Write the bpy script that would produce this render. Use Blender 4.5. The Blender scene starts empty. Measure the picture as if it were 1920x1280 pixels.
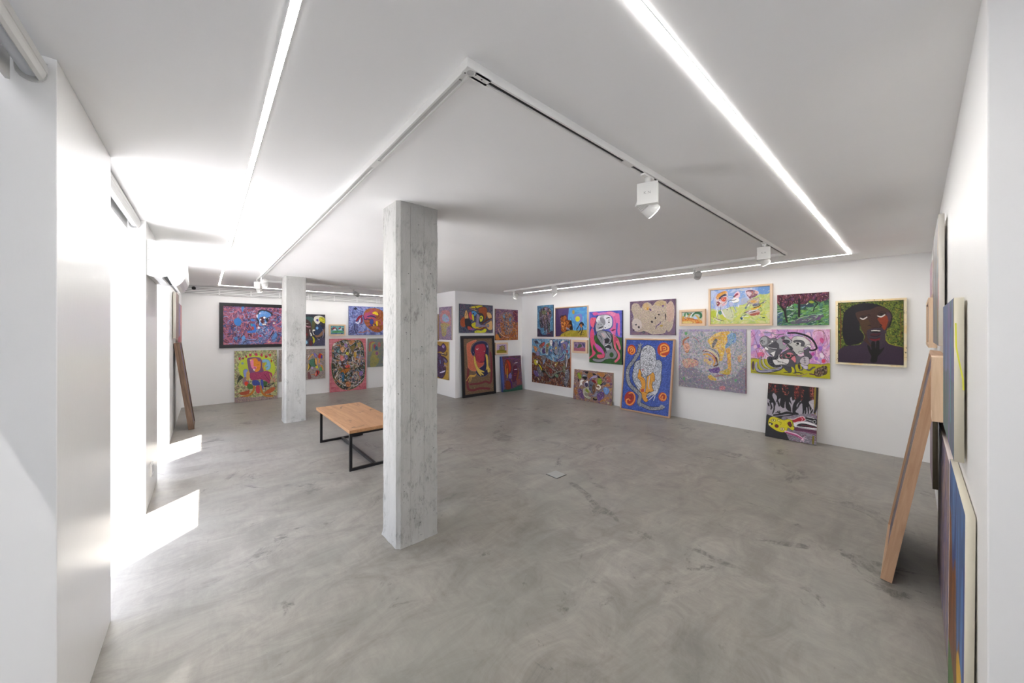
import bpy, bmesh, math, random
import numpy as np
from mathutils import Vector, Matrix

scene = bpy.context.scene
C = scene.collection
PI = math.pi
CEIL = 2.56

# ------------------------------------------------------------------ camera
cam_data = bpy.data.cameras.new('camera')
cam_data.sensor_width = 36.0
cam_data.lens = 658.43 / 1920.0 * 36.0
cam_data.shift_y = -19.67 / 1920.0
cam_data.clip_start = 0.02
cam = bpy.data.objects.new('camera', cam_data)
C.objects.link(cam)
cam.location = (0.0, 0.0, 1.6)
cam.rotation_euler = (PI / 2, 0.0, -0.71568)
scene.camera = cam

# ------------------------------------------------------------------ colour management
scene.view_settings.view_transform = 'Standard'
scene.view_settings.look = 'None'
scene.view_settings.gamma = 1.0
scene.view_settings.use_curve_mapping = False
scene.view_settings.exposure = 1.24
scene.cycles.max_bounces = 14
scene.cycles.diffuse_bounces = 8
scene.cycles.glossy_bounces = 4
scene.cycles.transparent_max_bounces = 8
scene.cycles.sample_clamp_indirect = 6.0
scene.cycles.caustics_reflective = False
scene.cycles.caustics_refractive = False

# ------------------------------------------------------------------ sky and sun
SKY = 2.1
SUN = 16.0
LED = 30.0
world = bpy.data.worlds.new('world')
scene.world = world
world.use_nodes = True
wn = world.node_tree
bg = wn.nodes['Background']
tc = wn.nodes.new('ShaderNodeTexCoord')
sx = wn.nodes.new('ShaderNodeSeparateXYZ')
cr = wn.nodes.new('ShaderNodeValToRGB')
cr.color_ramp.elements[0].position = 0.0
cr.color_ramp.elements[0].color = (0.90, 0.95, 1.0, 1)
cr.color_ramp.elements[1].position = 0.8
cr.color_ramp.elements[1].color = (0.50, 0.62, 1.0, 1)
wn.links.new(tc.outputs['Generated'], sx.inputs[0])
wn.links.new(sx.outputs['Z'], cr.inputs[0])
wn.links.new(cr.outputs[0], bg.inputs[0])
bg.inputs[1].default_value = SKY

sun_data = bpy.data.lights.new('sun', 'SUN')
sun_data.energy = SUN
sun_data.angle = 0.009
sun_data.color = (1.0, 0.975, 0.95)
sun = bpy.data.objects.new('sun', sun_data)
C.objects.link(sun)
e_ = math.radians(63.0)
sdir = Vector((math.cos(e_) * 0.7071, math.cos(e_) * 0.7071, -math.sin(e_)))
sun.rotation_euler = sdir.to_track_quat('-Z', 'Y').to_euler()

# ------------------------------------------------------------------ material helpers
def mat(name, color, rough=0.5, metal=0.0, spec=0.5, emit=None, estr=0.0):
    m = bpy.data.materials.new(name)
    m.use_nodes = True
    b = m.node_tree.nodes['Principled BSDF']
    b.inputs['Base Color'].default_value = (*color, 1)
    b.inputs['Roughness'].default_value = rough
    b.inputs['Metallic'].default_value = metal
    b.inputs['Specular IOR Level'].default_value = spec
    if emit:
        b.inputs['Emission Color'].default_value = (*emit, 1)
        b.inputs['Emission Strength'].default_value = estr
    return m

class NT:
    """tiny node-graph helper"""
    def __init__(s, m):
        s.t = m.node_tree; s.b = s.t.nodes['Principled BSDF']
        s.co = s.t.nodes.new('ShaderNodeTexCoord').outputs['Object']
    def n(s, kind, **kw):
        nd = s.t.nodes.new(kind)
        for k, v in kw.items():
            if k.startswith('i_'):
                key = k[2:].replace('_', ' ')
                nd.inputs[key].default_value = v
            else: setattr(nd, k, v)
        return nd
    def l(s, a, b): s.t.links.new(a, b)
    def mapping(s, scale, rot=(0, 0, 0), loc=(0, 0, 0), src=None):
        m = s.n('ShaderNodeMapping'); m.inputs['Scale'].default_value = scale
        m.inputs['Rotation'].default_value = rot; m.inputs['Location'].default_value = loc
        s.l(src or s.co, m.inputs[0]); return m.outputs[0]
    def noise(s, vec, scale, detail=4, rough=0.5, dist=0.0):
        nd = s.n('ShaderNodeTexNoise'); nd.inputs['Scale'].default_value = scale
        nd.inputs['Detail'].default_value = detail; nd.inputs['Roughness'].default_value = rough
        nd.inputs['Distortion'].default_value = dist; s.l(vec, nd.inputs['Vector']); return nd.outputs['Fac']
    def ramp(s, fac, stops):
        r = s.n('ShaderNodeValToRGB'); el = r.color_ramp.elements
        while len(el) < len(stops): el.new(0.5)
        for e, (p, c) in zip(el, stops):
            e.position = p; e.color = (*c, 1) if isinstance(c, tuple) else (c, c, c, 1)
        s.l(fac, r.inputs[0]); return r.outputs[0]
    def mix(s, fac, a, b, mode='MIX'):
        m = s.n('ShaderNodeMix', data_type='RGBA', blend_type=mode)
        if isinstance(fac, (int, float)): m.inputs[0].default_value = fac
        else: s.l(fac, m.inputs[0])
        for v, i in ((a, 6), (b, 7)):
            if isinstance(v, tuple): m.inputs[i].default_value = (*v, 1)
            else: s.l(v, m.inputs[i])
        return m.outputs[2]
    def bump(s, h, strength=0.3, dist=0.01):
        b = s.n('ShaderNodeBump'); b.inputs['Strength'].default_value = strength
        b.inputs['Distance'].default_value = dist; s.l(h, b.inputs['Height']); s.l(b.outputs[0], s.b.inputs['Normal'])

def wall_paint(name, col=(0.87, 0.87, 0.87), rough=0.42):
    m = mat(name, col, rough, spec=0.4); g = NT(m)
    f = g.noise(g.co, 1.1, 3, 0.5)
    g.l(g.ramp(f, [(0.3, tuple(c * 0.965 for c in col)), (0.7, col)]), g.b.inputs['Base Color'])
    g.bump(g.noise(g.mapping((1, 1, 0.25)), 90, 3, 0.6), 0.06, 0.004)
    return m

M = {}
M['wall'] = wall_paint('white_wall_paint')
M['pier'] = wall_paint('white_satin_wall_paint', (0.86, 0.86, 0.85), 0.24)
M['ceiling'] = wall_paint('white_ceiling_paint', (0.90, 0.90, 0.90), 0.8)
M['white_metal'] = mat('white_powder_coat', (0.78, 0.78, 0.76), 0.35)
M['grey_metal'] = mat('light_grey_painted_metal', (0.52, 0.52, 0.51), 0.4)
M['slot'] = mat('dark_track_slot', (0.03, 0.03, 0.03), 0.6)
M['black_steel'] = mat('black_painted_steel', (0.012, 0.012, 0.014), 0.38)
M['plastic'] = mat('white_plastic', (0.80, 0.80, 0.78), 0.28)
M['plastic_line'] = mat('grey_plastic_seam', (0.45, 0.45, 0.46), 0.5)
M['black_plastic'] = mat('black_plastic', (0.01, 0.01, 0.01), 0.4)
M['led'] = mat('warm_white_diffuser', (0.9, 0.9, 0.9), 0.5, emit=(1.0, 0.975, 0.94), estr=LED)
M['lens'] = mat('frosted_lamp_lens', (0.9, 0.9, 0.9), 0.3, emit=(1.0, 0.96, 0.9), estr=4.0)
M['frame_alu'] = mat('grey_window_frame', (0.55, 0.56, 0.57), 0.4, 0.3)
M['ink'] = mat('grey_lettering', (0.36, 0.36, 0.36), 0.6)
M['pavement'] = mat('pale_pavement', (0.66, 0.64, 0.62), 0.9)
M['black_frame'] = mat('black_lacquered_wood', (0.012, 0.012, 0.015), 0.35)
M['canvas_white'] = mat('primed_white_canvas', (0.76, 0.73, 0.66), 0.8)
M['canvas_raw'] = mat('raw_linen', (0.50, 0.42, 0.31), 0.9)

def concrete_floor():
    m = mat('polished_concrete', (0.4, 0.4, 0.38), 0.4); g = NT(m)
    a = g.noise(g.mapping((1, 1, 1)), 0.55, 5, 0.6, 0.4)
    b = g.noise(g.mapping((1.0, 2.0, 1), (0, 0, 0.9)), 2.4, 8, 0.70, 0.9)
    c = g.noise(g.mapping((4.0, 1.0, 1), (0, 0, -0.6)), 3.0, 6, 0.7, 1.4)
    d = g.noise(g.mapping((1, 1, 1), (0, 0, 0.3), (3, 7, 0)), 1.7, 10, 0.70, 1.0)
    base = g.ramp(a, [(0.35, (0.222, 0.206, 0.182)), (0.65, (0.306, 0.286, 0.258))])
    base = g.mix(0.85, base, g.ramp(b, [(0.36, 0.36), (0.5, 0.50), (0.64, 0.63)]), 'OVERLAY')
    base = g.mix(0.35, base, g.ramp(c, [(0.36, 0.40), (0.5, 0.5), (0.64, 0.60)]), 'OVERLAY')
    grn = g.ramp(g.noise(g.mapping((1, 1, 1), (0, 0, 0), (11, 3, 0)), 1.4, 5, 0.6), [(0.45, 0.0), (0.62, 1.0)])
    base = g.mix(g.mix(1.0, grn, (0.35, 0.35, 0.35), 'MULTIPLY'), base, (0.27, 0.272, 0.242))
    stain = g.ramp(d, [(0.0, 1.0), (0.37, 1.0), (0.42, 0.0), (1.0, 0.0)])
    st2 = g.mix(1.0, stain, g.ramp(g.noise(g.mapping((1, 3.2, 1), (0, 0, 0.7)), 8, 6, 0.75), [(0.38, 0.1), (0.56, 0.9)]), 'MULTIPLY')
    base = g.mix(st2, base, (0.11, 0.108, 0.098))
    cr_ = g.n('ShaderNodeTexVoronoi', feature='DISTANCE_TO_EDGE'); cr_.inputs['Scale'].default_value = 0.8
    wv = g.mix(0.12, g.mapping((1, 1, 1)), g.n('ShaderNodeTexNoise').outputs['Color']); g.l(wv, cr_.inputs['Vector'])
    crk = g.ramp(cr_.outputs['Distance'], [(0.0, 1.0), (0.0015, 0.8), (0.004, 0.0)])
    crm = g.mix(1.0, crk, g.ramp(g.noise(g.co, 0.9, 3), [(0.5, 0.0), (0.62, 0.5)]), 'MULTIPLY')
    base = g.mix(crm, base, (0.16, 0.15, 0.13))
    sp = g.ramp(g.noise(g.co, 38, 2, 0.5), [(0.0, 1.0), (0.20, 1.0), (0.235, 0.0)])
    base = g.mix(sp, base, (0.13, 0.125, 0.115))
    g.l(base, g.b.inputs['Base Color'])
    g.l(g.ramp(b, [(0.3, 0.30), (0.7, 0.46)]), g.b.inputs['Roughness'])
    g.bump(b, 0.08, 0.01)
    return m
M['floor'] = concrete_floor()

def concrete_column():
    m = mat('board_formed_concrete', (0.5, 0.5, 0.48), 0.85, spec=0.25); g = NT(m)
    a = g.noise(g.mapping((1, 1, 0.45)), 3.0, 8, 0.65, 0.5)
    w = g.noise(g.mapping((60, 60, 1.2)), 1.0, 4, 0.6)
    base = g.ramp(a, [(0.28, (0.40, 0.395, 0.375)), (0.5, (0.49, 0.487, 0.468)), (0.75, (0.56, 0.557, 0.54))])
    base = g.mix(0.2, base, g.ramp(w, [(0.35, 0.40), (0.65, 0.58)]), 'OVERLAY')
    patch = g.ramp(g.noise(g.mapping((1, 1, 0.6), (0, 0, 0), (5, 2, 1)), 5.5, 8, 0.75, 0.6), [(0.5, 0.0), (0.62, 1.0)])
    fine = g.ramp(g.noise(g.mapping((1, 1, 0.35)), 42, 6, 0.75), [(0.46, 0.0), (0.6, 1.0)])
    base = g.mix(g.mix(1.0, patch, fine, 'MULTIPLY'), base, (0.27, 0.265, 0.25))
    pit = g.ramp(g.noise(g.co, 55, 1, 0.5), [(0.0, 1.0), (0.215, 1.0), (0.235, 0.0)])
    base = g.mix(pit, base, (0.10, 0.10, 0.095))
    g.l(base, g.b.inputs['Base Color'])
    h = g.mix(0.5, w, fine)
    g.bump(g.mix(0.6, h, a), 0.4, 0.006)
    return m
M['concrete'] = concrete_column()

def wood(name, c0, c1, scale=1.0, knots=False, axis=0):
    m = mat(name, c0, 0.45, spec=0.35); g = NT(m)
    sc = [14, 14, 14]; sc[axis] = 0.9
    n = g.noise(g.mapping(tuple(s * scale for s in sc)), 1.5, 6, 0.6, 0.8)
    base = g.ramp(n, [(0.3, c0), (0.7, c1)])
    if knots:
        k = g.noise(g.mapping((3.2, 1.6, 3)), 1.7, 4, 0.6, 1.0)
        base = g.mix(g.ramp(k, [(0.0, 1.0), (0.30, 0.9), (0.40, 0.0)]), base, (0.09, 0.045, 0.022))
    g.l(base, g.b.inputs['Base Color'])
    g.bump(n, 0.12, 0.003)
    return m
M['oak'] = wood('warm_oak', (0.33, 0.165, 0.075), (0.50, 0.27, 0.13), 1.0, True, 1)
M['aged'] = wood('aged_dark_wood', (0.10, 0.06, 0.04), (0.27, 0.17, 0.11), 2.0, False, 2)
for ax, nm in enumerate('xyz'):
    M['pine_' + nm] = wood('pale_pine_' + nm, (0.66, 0.47, 0.31), (0.78, 0.59, 0.42), 2.0, False, ax)
    M['brown_' + nm] = wood('reddish_wood_' + nm, (0.47, 0.29, 0.175), (0.60, 0.39, 0.25), 2.2, False, ax)

# ------------------------------------------------------------------ mesh helpers
def link(name, me, m, parent=None):
    o = bpy.data.objects.new(name, me)
    for x in (m if isinstance(m, (list, tuple)) else [m]):
        if x: me.materials.append(x)
    C.objects.link(o)
    if parent: o.parent = parent
    return o

def bm_box(bm, x0, x1, y0, y1, z0, z1, bev=0.0, mi=0):
    vs = [bm.verts.new((x, y, z)) for z in (z0, z1) for y in (y0, y1) for x in (x0, x1)]
    fs = []
    for q in ((0, 2, 3, 1), (4, 5, 7, 6), (0, 1, 5, 4), (2, 6, 7, 3), (0, 4, 6, 2), (1, 3, 7, 5)):
        f = bm.faces.new([vs[i] for i in q]); f.material_index = mi; fs.append(f)
    if bev:
        es = list({e for f in fs for e in f.edges})
        bmesh.ops.bevel(bm, geom=es, offset=bev, segments=2, affect='EDGES', profile=0.6)
    return vs

def obj(name, bm, m, parent=None, smooth=False):
    bmesh.ops.recalc_face_normals(bm, faces=bm.faces[:])
    me = bpy.data.meshes.new(name)
    bm.to_mesh(me); bm.free()
    if smooth: me.shade_smooth()
    return link(name, me, m, parent)

def box(name, b, m, parent=None, bev=0.0):
    bm = bmesh.new(); bm_box(bm, *b, bev=bev)
    return obj(name, bm, m, parent)

def prism(bm, prof, a0, a1, axis='y', mi=0):
    """extrude a closed 2-D profile [(p, q)] along an axis"""
    def pt(p, q, a): return {'y': (p, a, q), 'x': (a, p, q), 'z': (p, q, a)}[axis]
    A = [bm.verts.new(pt(p, q, a0)) for p, q in prof]
    B = [bm.verts.new(pt(p, q, a1)) for p, q in prof]
    n = len(prof)
    fs = [bm.faces.new(A), bm.faces.new(B[::-1])]
    for i in range(n):
        fs.append(bm.faces.new((A[i], A[(i + 1) % n], B[(i + 1) % n], B[i])))
    for f in fs: f.material_index = mi
    return fs

def cyl(bm, p0, p1, r0, r1=None, seg=28, caps=True):
    r1 = r0 if r1 is None else r1
    p0, p1 = Vector(p0), Vector(p1); d = (p1 - p0).normalized()
    u = d.orthogonal().normalized(); v = d.cross(u)
    R = []
    for p, r in ((p0, r0), (p1, r1)):
        R.append([bm.verts.new(p + (u * math.cos(2 * PI * k / seg) + v * math.sin(2 * PI * k / seg)) * r) for k in range(seg)])
    for k in range(seg):
        bm.faces.new((R[0][k], R[0][(k + 1) % seg], R[1][(k + 1) % seg], R[1][k]))
    if caps: bm.faces.new(R[0][::-1]); bm.faces.new(R[1])

def lathe(bm, p0, d, prof, seg=32):
    """revolve [(dist, radius)] round the axis p0 + d"""
    p0, d = Vector(p0), Vector(d).normalized(); u = d.orthogonal().normalized(); v = d.cross(u)
    rings = [[bm.verts.new(p0 + d * a + (u * math.cos(2 * PI * k / seg) + v * math.sin(2 * PI * k / seg)) * r) for k in range(seg)] for a, r in prof]
    for i in range(len(rings) - 1):
        for k in range(seg):
            bm.faces.new((rings[i][k], rings[i][(k + 1) % seg], rings[i + 1][(k + 1) % seg], rings[i + 1][k]))
    bm.faces.new(rings[0][::-1]); bm.faces.new(rings[-1])

def tag(o, label, cat, group=None):
    o['label'] = label; o['category'] = cat
    if group: o['group'] = group
    return o

def empty(name, loc=(0, 0, 0)):
    o = bpy.data.objects.new(name, None); o.location = loc; o.empty_display_size = 0.1
    C.objects.link(o); return o

def rehome(root):
    """keep parts given in room coordinates under an Empty that stands at the thing's base"""
    for ch in root.children:
        ch.matrix_parent_inverse = Matrix.Translation(-root.location)

def struct(name, b, m, bev=0.0):
    o = box(name, b, m, None, bev); o['kind'] = 'structure'; return o
# ------------------------------------------------------------------ the room
struct('floor', (-0.98, 6.9, -2.9, 10.35, -0.2, 0.0), M['floor'])
struct('ceiling', (-0.98, 6.9, -2.9, 10.35, CEIL, CEIL + 0.25), M['ceiling'])
struct('wall_right', (6.62, 6.9, -0.4, 7.19, 0, CEIL), M['wall'])
struct('wall_alcove', (4.46, 6.9, 7.19, 10.35, 0, CEIL), M['wall'])
struct('wall_back', (-0.4, 4.46, 10.05, 10.35, 0, CEIL), M['wall'])
NEARY = -0.125
struct('wall_near', (1.58, 6.62, -0.4, NEARY, 0, CEIL), M['wall'], 0.004)
struct('wall_passage', (1.58, 1.9, -2.9, -0.4, 0, CEIL), M['wall'])
struct('wall_behind_camera', (-0.98, -0.1, -2.9, -2.6, 0, CEIL), M['wall'])  # unseen wall behind the camera, left open for the added door
struct('wall_behind_camera_side', (1.45, 1.58, -2.9, -2.6, 0, CEIL), M['wall'])
struct('wall_behind_camera_head', (-0.1, 1.45, -2.9, -2.6, 2.35, CEIL), M['wall'])
struct('wall_left', (-0.98, -0.4, 6.91, 10.35, 0, CEIL), M['wall'])
struct('wall_left_far_pier', (-0.98, -0.4, 4.41, 5.33, 0, CEIL), M['pier'], 0.003)
struct('wall_left_near_pier', (-0.98, -0.4, 1.995, 2.92, 0, CEIL), M['pier'], 0.003)
struct('wall_left_end', (-0.98, -0.4, -2.6, 0.5, 0, CEIL), M['wall'])

def glass_mat(name='clear_window_glass', tint=(0.97, 0.97, 0.97, 1)):
    m = bpy.data.materials.new(name); m.use_nodes = True
    t = m.node_tree; t.nodes.clear()
    out = t.nodes.new('ShaderNodeOutputMaterial'); mx = t.nodes.new('ShaderNodeMixShader')
    tr = t.nodes.new('ShaderNodeBsdfTransparent'); gl = t.nodes.new('ShaderNodeBsdfGlossy')
    tr.inputs[0].default_value = tint; gl.inputs['Roughness'].default_value = 0.02
    mx.inputs[0].default_value = 0.05
    t.links.new(tr.outputs[0], mx.inputs[1]); t.links.new(gl.outputs[0], mx.inputs[2]); t.links.new(mx.outputs[0], out.inputs[0])
    return m
M['glass'] = glass_mat(); M['tinted'] = glass_mat('added_door_tinted_glass', (0.42, 0.43, 0.45, 1))  # tint sets how much light the added door lets in
for i, (y0, y1) in enumerate(((0.5, 1.995), (2.92, 4.41), (5.33, 6.91)), 1):
    bm = bmesh.new()
    xa, xb, w = -0.972, -0.932, 0.035
    bm_box(bm, xa, xb, y0, y0 + w, 0, CEIL); bm_box(bm, xa, xb, y1 - w, y1, 0, CEIL)
    bm_box(bm, xa, xb, y0 + w, y1 - w, 0, w); bm_box(bm, xa, xb, y0 + w, y1 - w, CEIL - w, CEIL)
    fr = obj('window_%d' % i, bm, M['frame_alu']); fr['kind'] = 'structure'
    box('window_pane', (-0.955, -0.949, y0 + w, y1 - w, w, CEIL - w), M['glass'], fr)
bm = bmesh.new()
bm_box(bm, -0.1, -0.05, -2.78, -2.73, 0, 2.35); bm_box(bm, 1.40, 1.45, -2.78, -2.73, 0, 2.35); bm_box(bm, -0.05, 1.40, -2.78, -2.73, 2.30, 2.35); bm_box(bm, -0.05, 1.40, -2.78, -2.73, 0, 0.06)
fr = obj('added_door_1', bm, M['frame_alu']); fr['kind'] = 'structure'  # unseen glass door, added to brighten the ceiling near the camera
box('added_door_pane', (-0.05, 1.40, -2.758, -2.752, 0.06, 2.30), M['tinted'], fr)
struct('pavement_front', (-0.98, 9, -14, -2.9, -0.2, -0.01), M['pavement'])
pv = struct('pavement', (-16, -0.98, -12, 24, -0.2, -0.01), M['pavement'])

# ------------------------------------------------------------------ columns
def column(name, x0, x1, y0, y1, label, seed):
    rnd = random.Random(seed)
    ch = 0.026
    prof = [(x0 + ch, y0), (x1 - 0.006, y0), (x1, y0 + 0.006), (x1, y1 - ch), (x1 - ch, y1), (x0 + ch, y1), (x0, y1 - ch), (x0, y0 + ch)]
    # resample every 12 mm round the outline so that the cast edges can wander
    ring = []
    for i in range(len(prof)):
        a, b = Vector(prof[i]), Vector(prof[(i + 1) % len(prof)])
        n = max(1, int((b - a).length / 0.008))
        ring += [a.lerp(b, k / n) for k in range(n)]
    cx, cy = (x0 + x1) / 2, (y0 + y1) / 2
    bm = bmesh.new(); rows = []
    NZ = 150
    seams = [0.33, 0.66] if seed == 3 else []
    for j in range(NZ + 1):
        z = CEIL * j / NZ; row = []
        base = 0.012 * max(0.0, 1 - z / 0.05) ** 1.5
        for k, p in enumerate(ring):
            d = Vector((p.x - cx, p.y - cy))
            edge = min(abs(p.x - x0), abs(p.x - x1)) + min(abs(p.y - y0), abs(p.y - y1))
            amp = 0.0022 if edge < 0.04 else 0.0008
            wob = amp * (math.sin(z * 23 + k * 0.3) * 0.5 + rnd.uniform(-1, 1) * 0.35 + math.sin(z * 7 + k * 0.12) * 0.7)
            fx = (p.x - x0) / (x1 - x0)
            if p.y < y0 + 0.002 and any(abs(fx - s) < 0.016 for s in seams): wob -= 0.005
            q = p + d.normalized() * (wob + base * (0.7 + 0.2 * math.sin(k * 0.13) + 0.12 * math.sin(k * 0.41)))
            row.append(bm.verts.new((q.x, q.y, z)))
        rows.append(row)
    n = len(ring)
    for j in range(NZ):
        for k in range(n):
            bm.faces.new((rows[j][k], rows[j][(k + 1) % n], rows[j + 1][(k + 1) % n], rows[j + 1][k]))
    bm.faces.new(rows[0][::-1]); bm.faces.new(rows[-1])
    o = obj(name, bm, M['concrete'])
    return tag(o, label, 'column')
column('concrete_column', 1.05, 1.38, 2.485, 2.78, 'rough grey concrete column nearest the camera, hiding the end of the bench', 3)
column('concrete_column', 1.02, 1.345, 7.18, 7.51, 'slimmer-looking concrete column farther back, in front of the black-framed picture', 9)

# ------------------------------------------------------------------ bench
t = empty('bench', (1.52, 4.98, 0.0))
tag(t, 'low wooden bench with black steel frame standing behind the near concrete column', 'bench')
bm = bmesh.new(); bm_box(bm, 1.215, 1.83, 4.19, 5.79, 0.437, 0.475, bev=0.004)
obj('bench_top', bm, M['oak'], t)
def frame_loop(y, name):
    bm = bmesh.new(); s = 0.015; xa, xb = 1.24, 1.80
    bm_box(bm, xa - s, xa + s, y - s, y + s, 0, 0.437); bm_box(bm, xb - s, xb + s, y - s, y + s, 0, 0.437)
    bm_box(bm, xa + s, xb - s, y - s, y + s, 0, 0.03); bm_box(bm, xa + s, xb - s, y - s, y + s, 0.407, 0.437)
    return obj(name, bm, M['black_steel'], t)
frame_loop(4.235, 'leg_frame'); frame_loop(5.60, 'leg_frame')
box('stretcher', (1.505, 1.535, 4.25, 5.585, 0.0, 0.03), M['black_steel'], t)
rehome(t)

# ------------------------------------------------------------------ floor box
t = empty('floor_outlet_box', (2.94, 2.63, 0))
tag(t, 'small square metal access lid set in the concrete floor', 'floor box')
box('rim', (2.858, 3.022, 2.548, 2.712, -0.002, 0.002), M['slot'], t)
box('lid', (2.865, 3.015, 2.555, 2.705, 0.001, 0.006), mat('brushed_grey_lid', (0.36, 0.37, 0.36), 0.35, 0.4), t, 0.001)
rehome(t)

# ------------------------------------------------------------------ LED strip and lighting track
t = empty('led_strip_light', (3.0, 5.0, CEIL))
tag(t, 'long thin glowing LED line running round the white ceiling', 'ceiling light')
def led(x0, x1, y0, y1):
    r = box('profile', (x0, x1, y0, y1, CEIL - 0.005, CEIL - 0.0002), M['white_metal'], t)
    box('diffuser', (x0 + 0.0015, x1 - 0.0015, y0, y1, CEIL - 0.0058, CEIL - 0.005), M['led'], r)
led(0.182, 0.208, -0.6, 9.543); led(0.208, 3.95, 9.517, 9.543)
led(0.208, 6.033, 0.522, 0.548); led(6.007, 6.033, 0.548, 6.47)
rehome(t)

t = empty('lighting_track', (0.71, 1.05, CEIL))
tag(t, 'white rectangular spotlight track fixed to the ceiling with a dark slot beneath', 'lighting track')
def rail(x0, x1, y0, y1):
    h = 0.034
    bm = bmesh.new(); al_x = (x1 - x0) > (y1 - y0)
    # channel: two cheeks and a top, open below
    z0, z1, cw = CEIL - h, CEIL, 0.009
    if al_x:
        prof = [(y0, z0), (y0 + cw, z0), (y0 + cw, z0 + 0.012), (y1 - cw, z0 + 0.012), (y1 - cw, z0), (y1, z0), (y1, z1), (y0, z1)]
        prism(bm, prof, x0, x1, 'x')
        r = obj('rail', bm, M['white_metal'], t)
        s = box('slot', (x0 + 0.045, x1, y0 + cw, y1 - cw, z0 + 0.006, z0 + 0.0125), M['slot'], r)
    else:
        prof = [(x0, z0), (x0 + cw, z0), (x0 + cw, z0 + 0.012), (x1 - cw, z0 + 0.012), (x1 - cw, z0), (x1, z0), (x1, z1), (x0, z1)]
        prism(bm, prof, y0, y1, 'y')
        r = obj('rail', bm, M['white_metal'], t)
        s = box('slot', (x0 + cw, x1 - cw, y0 + 0.045, y1, z0 + 0.006, z0 + 0.0125), M['grey_metal'] if x0 < 2 else M['slot'], r)
    return r
W2 = 0.018
rail(0.71 - W2, 0.71 + W2, 1.05 + W2, 8.08); rail(0.71 + W2, 5.36 + W2, 1.05 - W2, 1.05 + W2)
rail(5.36 - W2, 5.36 + W2, 1.05 + W2, 6.45); rail(0.71 + W2, 4.25, 8.08 - W2, 8.08 + W2)
bm = bmesh.new(); bm_box(bm, 0.71 - W2 - 0.004, 0.71 + W2 + 0.07, 1.05 - W2 - 0.004, 1.05 + W2 + 0.004, CEIL - 0.034, CEIL - 0.0005, 0.002)
k = obj('corner_connector', bm, M['white_metal'], t)
bm = bmesh.new(); cyl(bm, (0.715, 1.05, CEIL - 0.0345), (0.715, 1.05, CEIL - 0.033), 0.013); obj('connector_cap', bm, M['grey_metal'], k)
for sx_, sy_ in ((0.735, 1.045), (0.70, 1.062), (0.765, 1.05)):
    bm = bmesh.new(); cyl(bm, (sx_, sy_, CEIL - 0.0345), (sx_, sy_, CEIL - 0.033), 0.003, seg=10); obj('screw', bm, M['slot'], k)
box('rail_joiner', (1.72, 1.81, 1.05 - W2 + 0.006, 1.05 + W2 - 0.006, CEIL - 0.0343, CEIL - 0.02), M['white_metal'], t)
box('rail_joiner', (0.71 - W2 + 0.006, 0.71 + W2 - 0.006, 1.92, 2.02, CEIL - 0.0343, CEIL - 0.02), M['white_metal'], t)
rehome(t)

# ------------------------------------------------------------------ spotlights
ZT = CEIL - 0.034
def letters(txt, size, parent, loc, yaw):
    cu = bpy.data.curves.new('lettering', 'FONT'); cu.body = txt; cu.size = size; cu.extrude = 0.0004
    cu.align_x = 'CENTER'; cu.align_y = 'CENTER'; cu.space_character = 1.15
    tmp = bpy.data.objects.new('tmp', cu)
    me = bpy.data.meshes.new_from_object(tmp); bpy.data.objects.remove(tmp)
    o = link('lettering', me, M['ink'], parent)
    o.matrix_parent_inverse = parent.matrix_world.inverted() if False else Matrix.Identity(4)
    o.location = loc; o.rotation_euler = (PI / 2, 0, yaw)
    return o

def spotlight(x, y, yaw, aim, label, track='x', text=None, boxed=True, dark=False, lit=True, drop=0.045):
    """adapter in the track, square driver box, round finned head aimed along aim (in the lamp's own turned frame)"""
    t = empty('track_spotlight', (x, y, ZT))
    tag(t, label, 'spotlight', 'spotlights on the ceiling track')
    t.rotation_euler = (0, 0, yaw)
    hm = M['grey_metal'] if dark else M['white_metal']
    a = 0.05
    bm = bmesh.new(); bm_box(bm, -0.06, 0.06, -0.012, 0.012, -0.013, -0.0017, 0.002)
    ad = obj('adapter', bm, M['white_metal'], t)
    ad.rotation_euler = (0, 0, (0 if track == 'x' else PI / 2) - yaw)
    bm = bmesh.new(); cyl(bm, (0, 0, -drop), (0, 0, -0.008), 0.016); obj('swivel', bm, M['white_metal'], t, True)
    if boxed:
        bm = bmesh.new(); bm_box(bm, -0.058, 0.058, -0.02, 0.02, -drop - 0.128, -drop, 0.002)
        hb = obj('driver_box', bm, M['white_metal'], t)
        if text: letters(text, 0.022, hb, (0, -0.0203, -drop - 0.062), 0)
        hz = -drop - 0.128
        hc = Vector((-0.012, 0.052, hz + 0.012))
    else:
        bm = bmesh.new(); bm_box(bm, -0.014, 0.014, -0.014, 0.014, -drop - 0.085, -drop + 0.002, 0.002)
        obj('stem', bm, M['white_metal'], t)
        hc = Vector((0.055, 0.0, -drop - 0.07))
    # aim is given as (to the viewer's right, away from the viewer, up); turn it into the lamp's own frame
    wd = Vector((0.755, -0.656, 0)) * aim[0] + Vector((0.656, 0.755, 0)) * aim[1] + Vector((0, 0, aim[2]))
    d = (Matrix.Rotation(-yaw, 3, 'Z') @ wd).normalized(); r = 0.047
    bm = bmesh.new()
    prof = [(-0.062, 0.020), (-0.055, 0.034)]
    for i in range(5):
        s = -0.052 + i * 0.010
        prof += [(s, r * 0.96), (s + 0.004, r * 0.96), (s + 0.004, r * 0.7), (s + 0.010, r * 0.7)]
    prof += [(0.0, r), (0.058, r), (0.06, r * 0.96)]
    lathe(bm, hc, d, prof)
    hd = obj('lamp_head', bm, hm, t)
    bm = bmesh.new(); lathe(bm, hc + d * 0.0605, d, [(0.0, r * 0.93), (0.003, r * 0.93)])
    obj('lens', bm, M['lens'] if lit else M['grey_metal'], hd)
    return t
CY = -0.716
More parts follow.
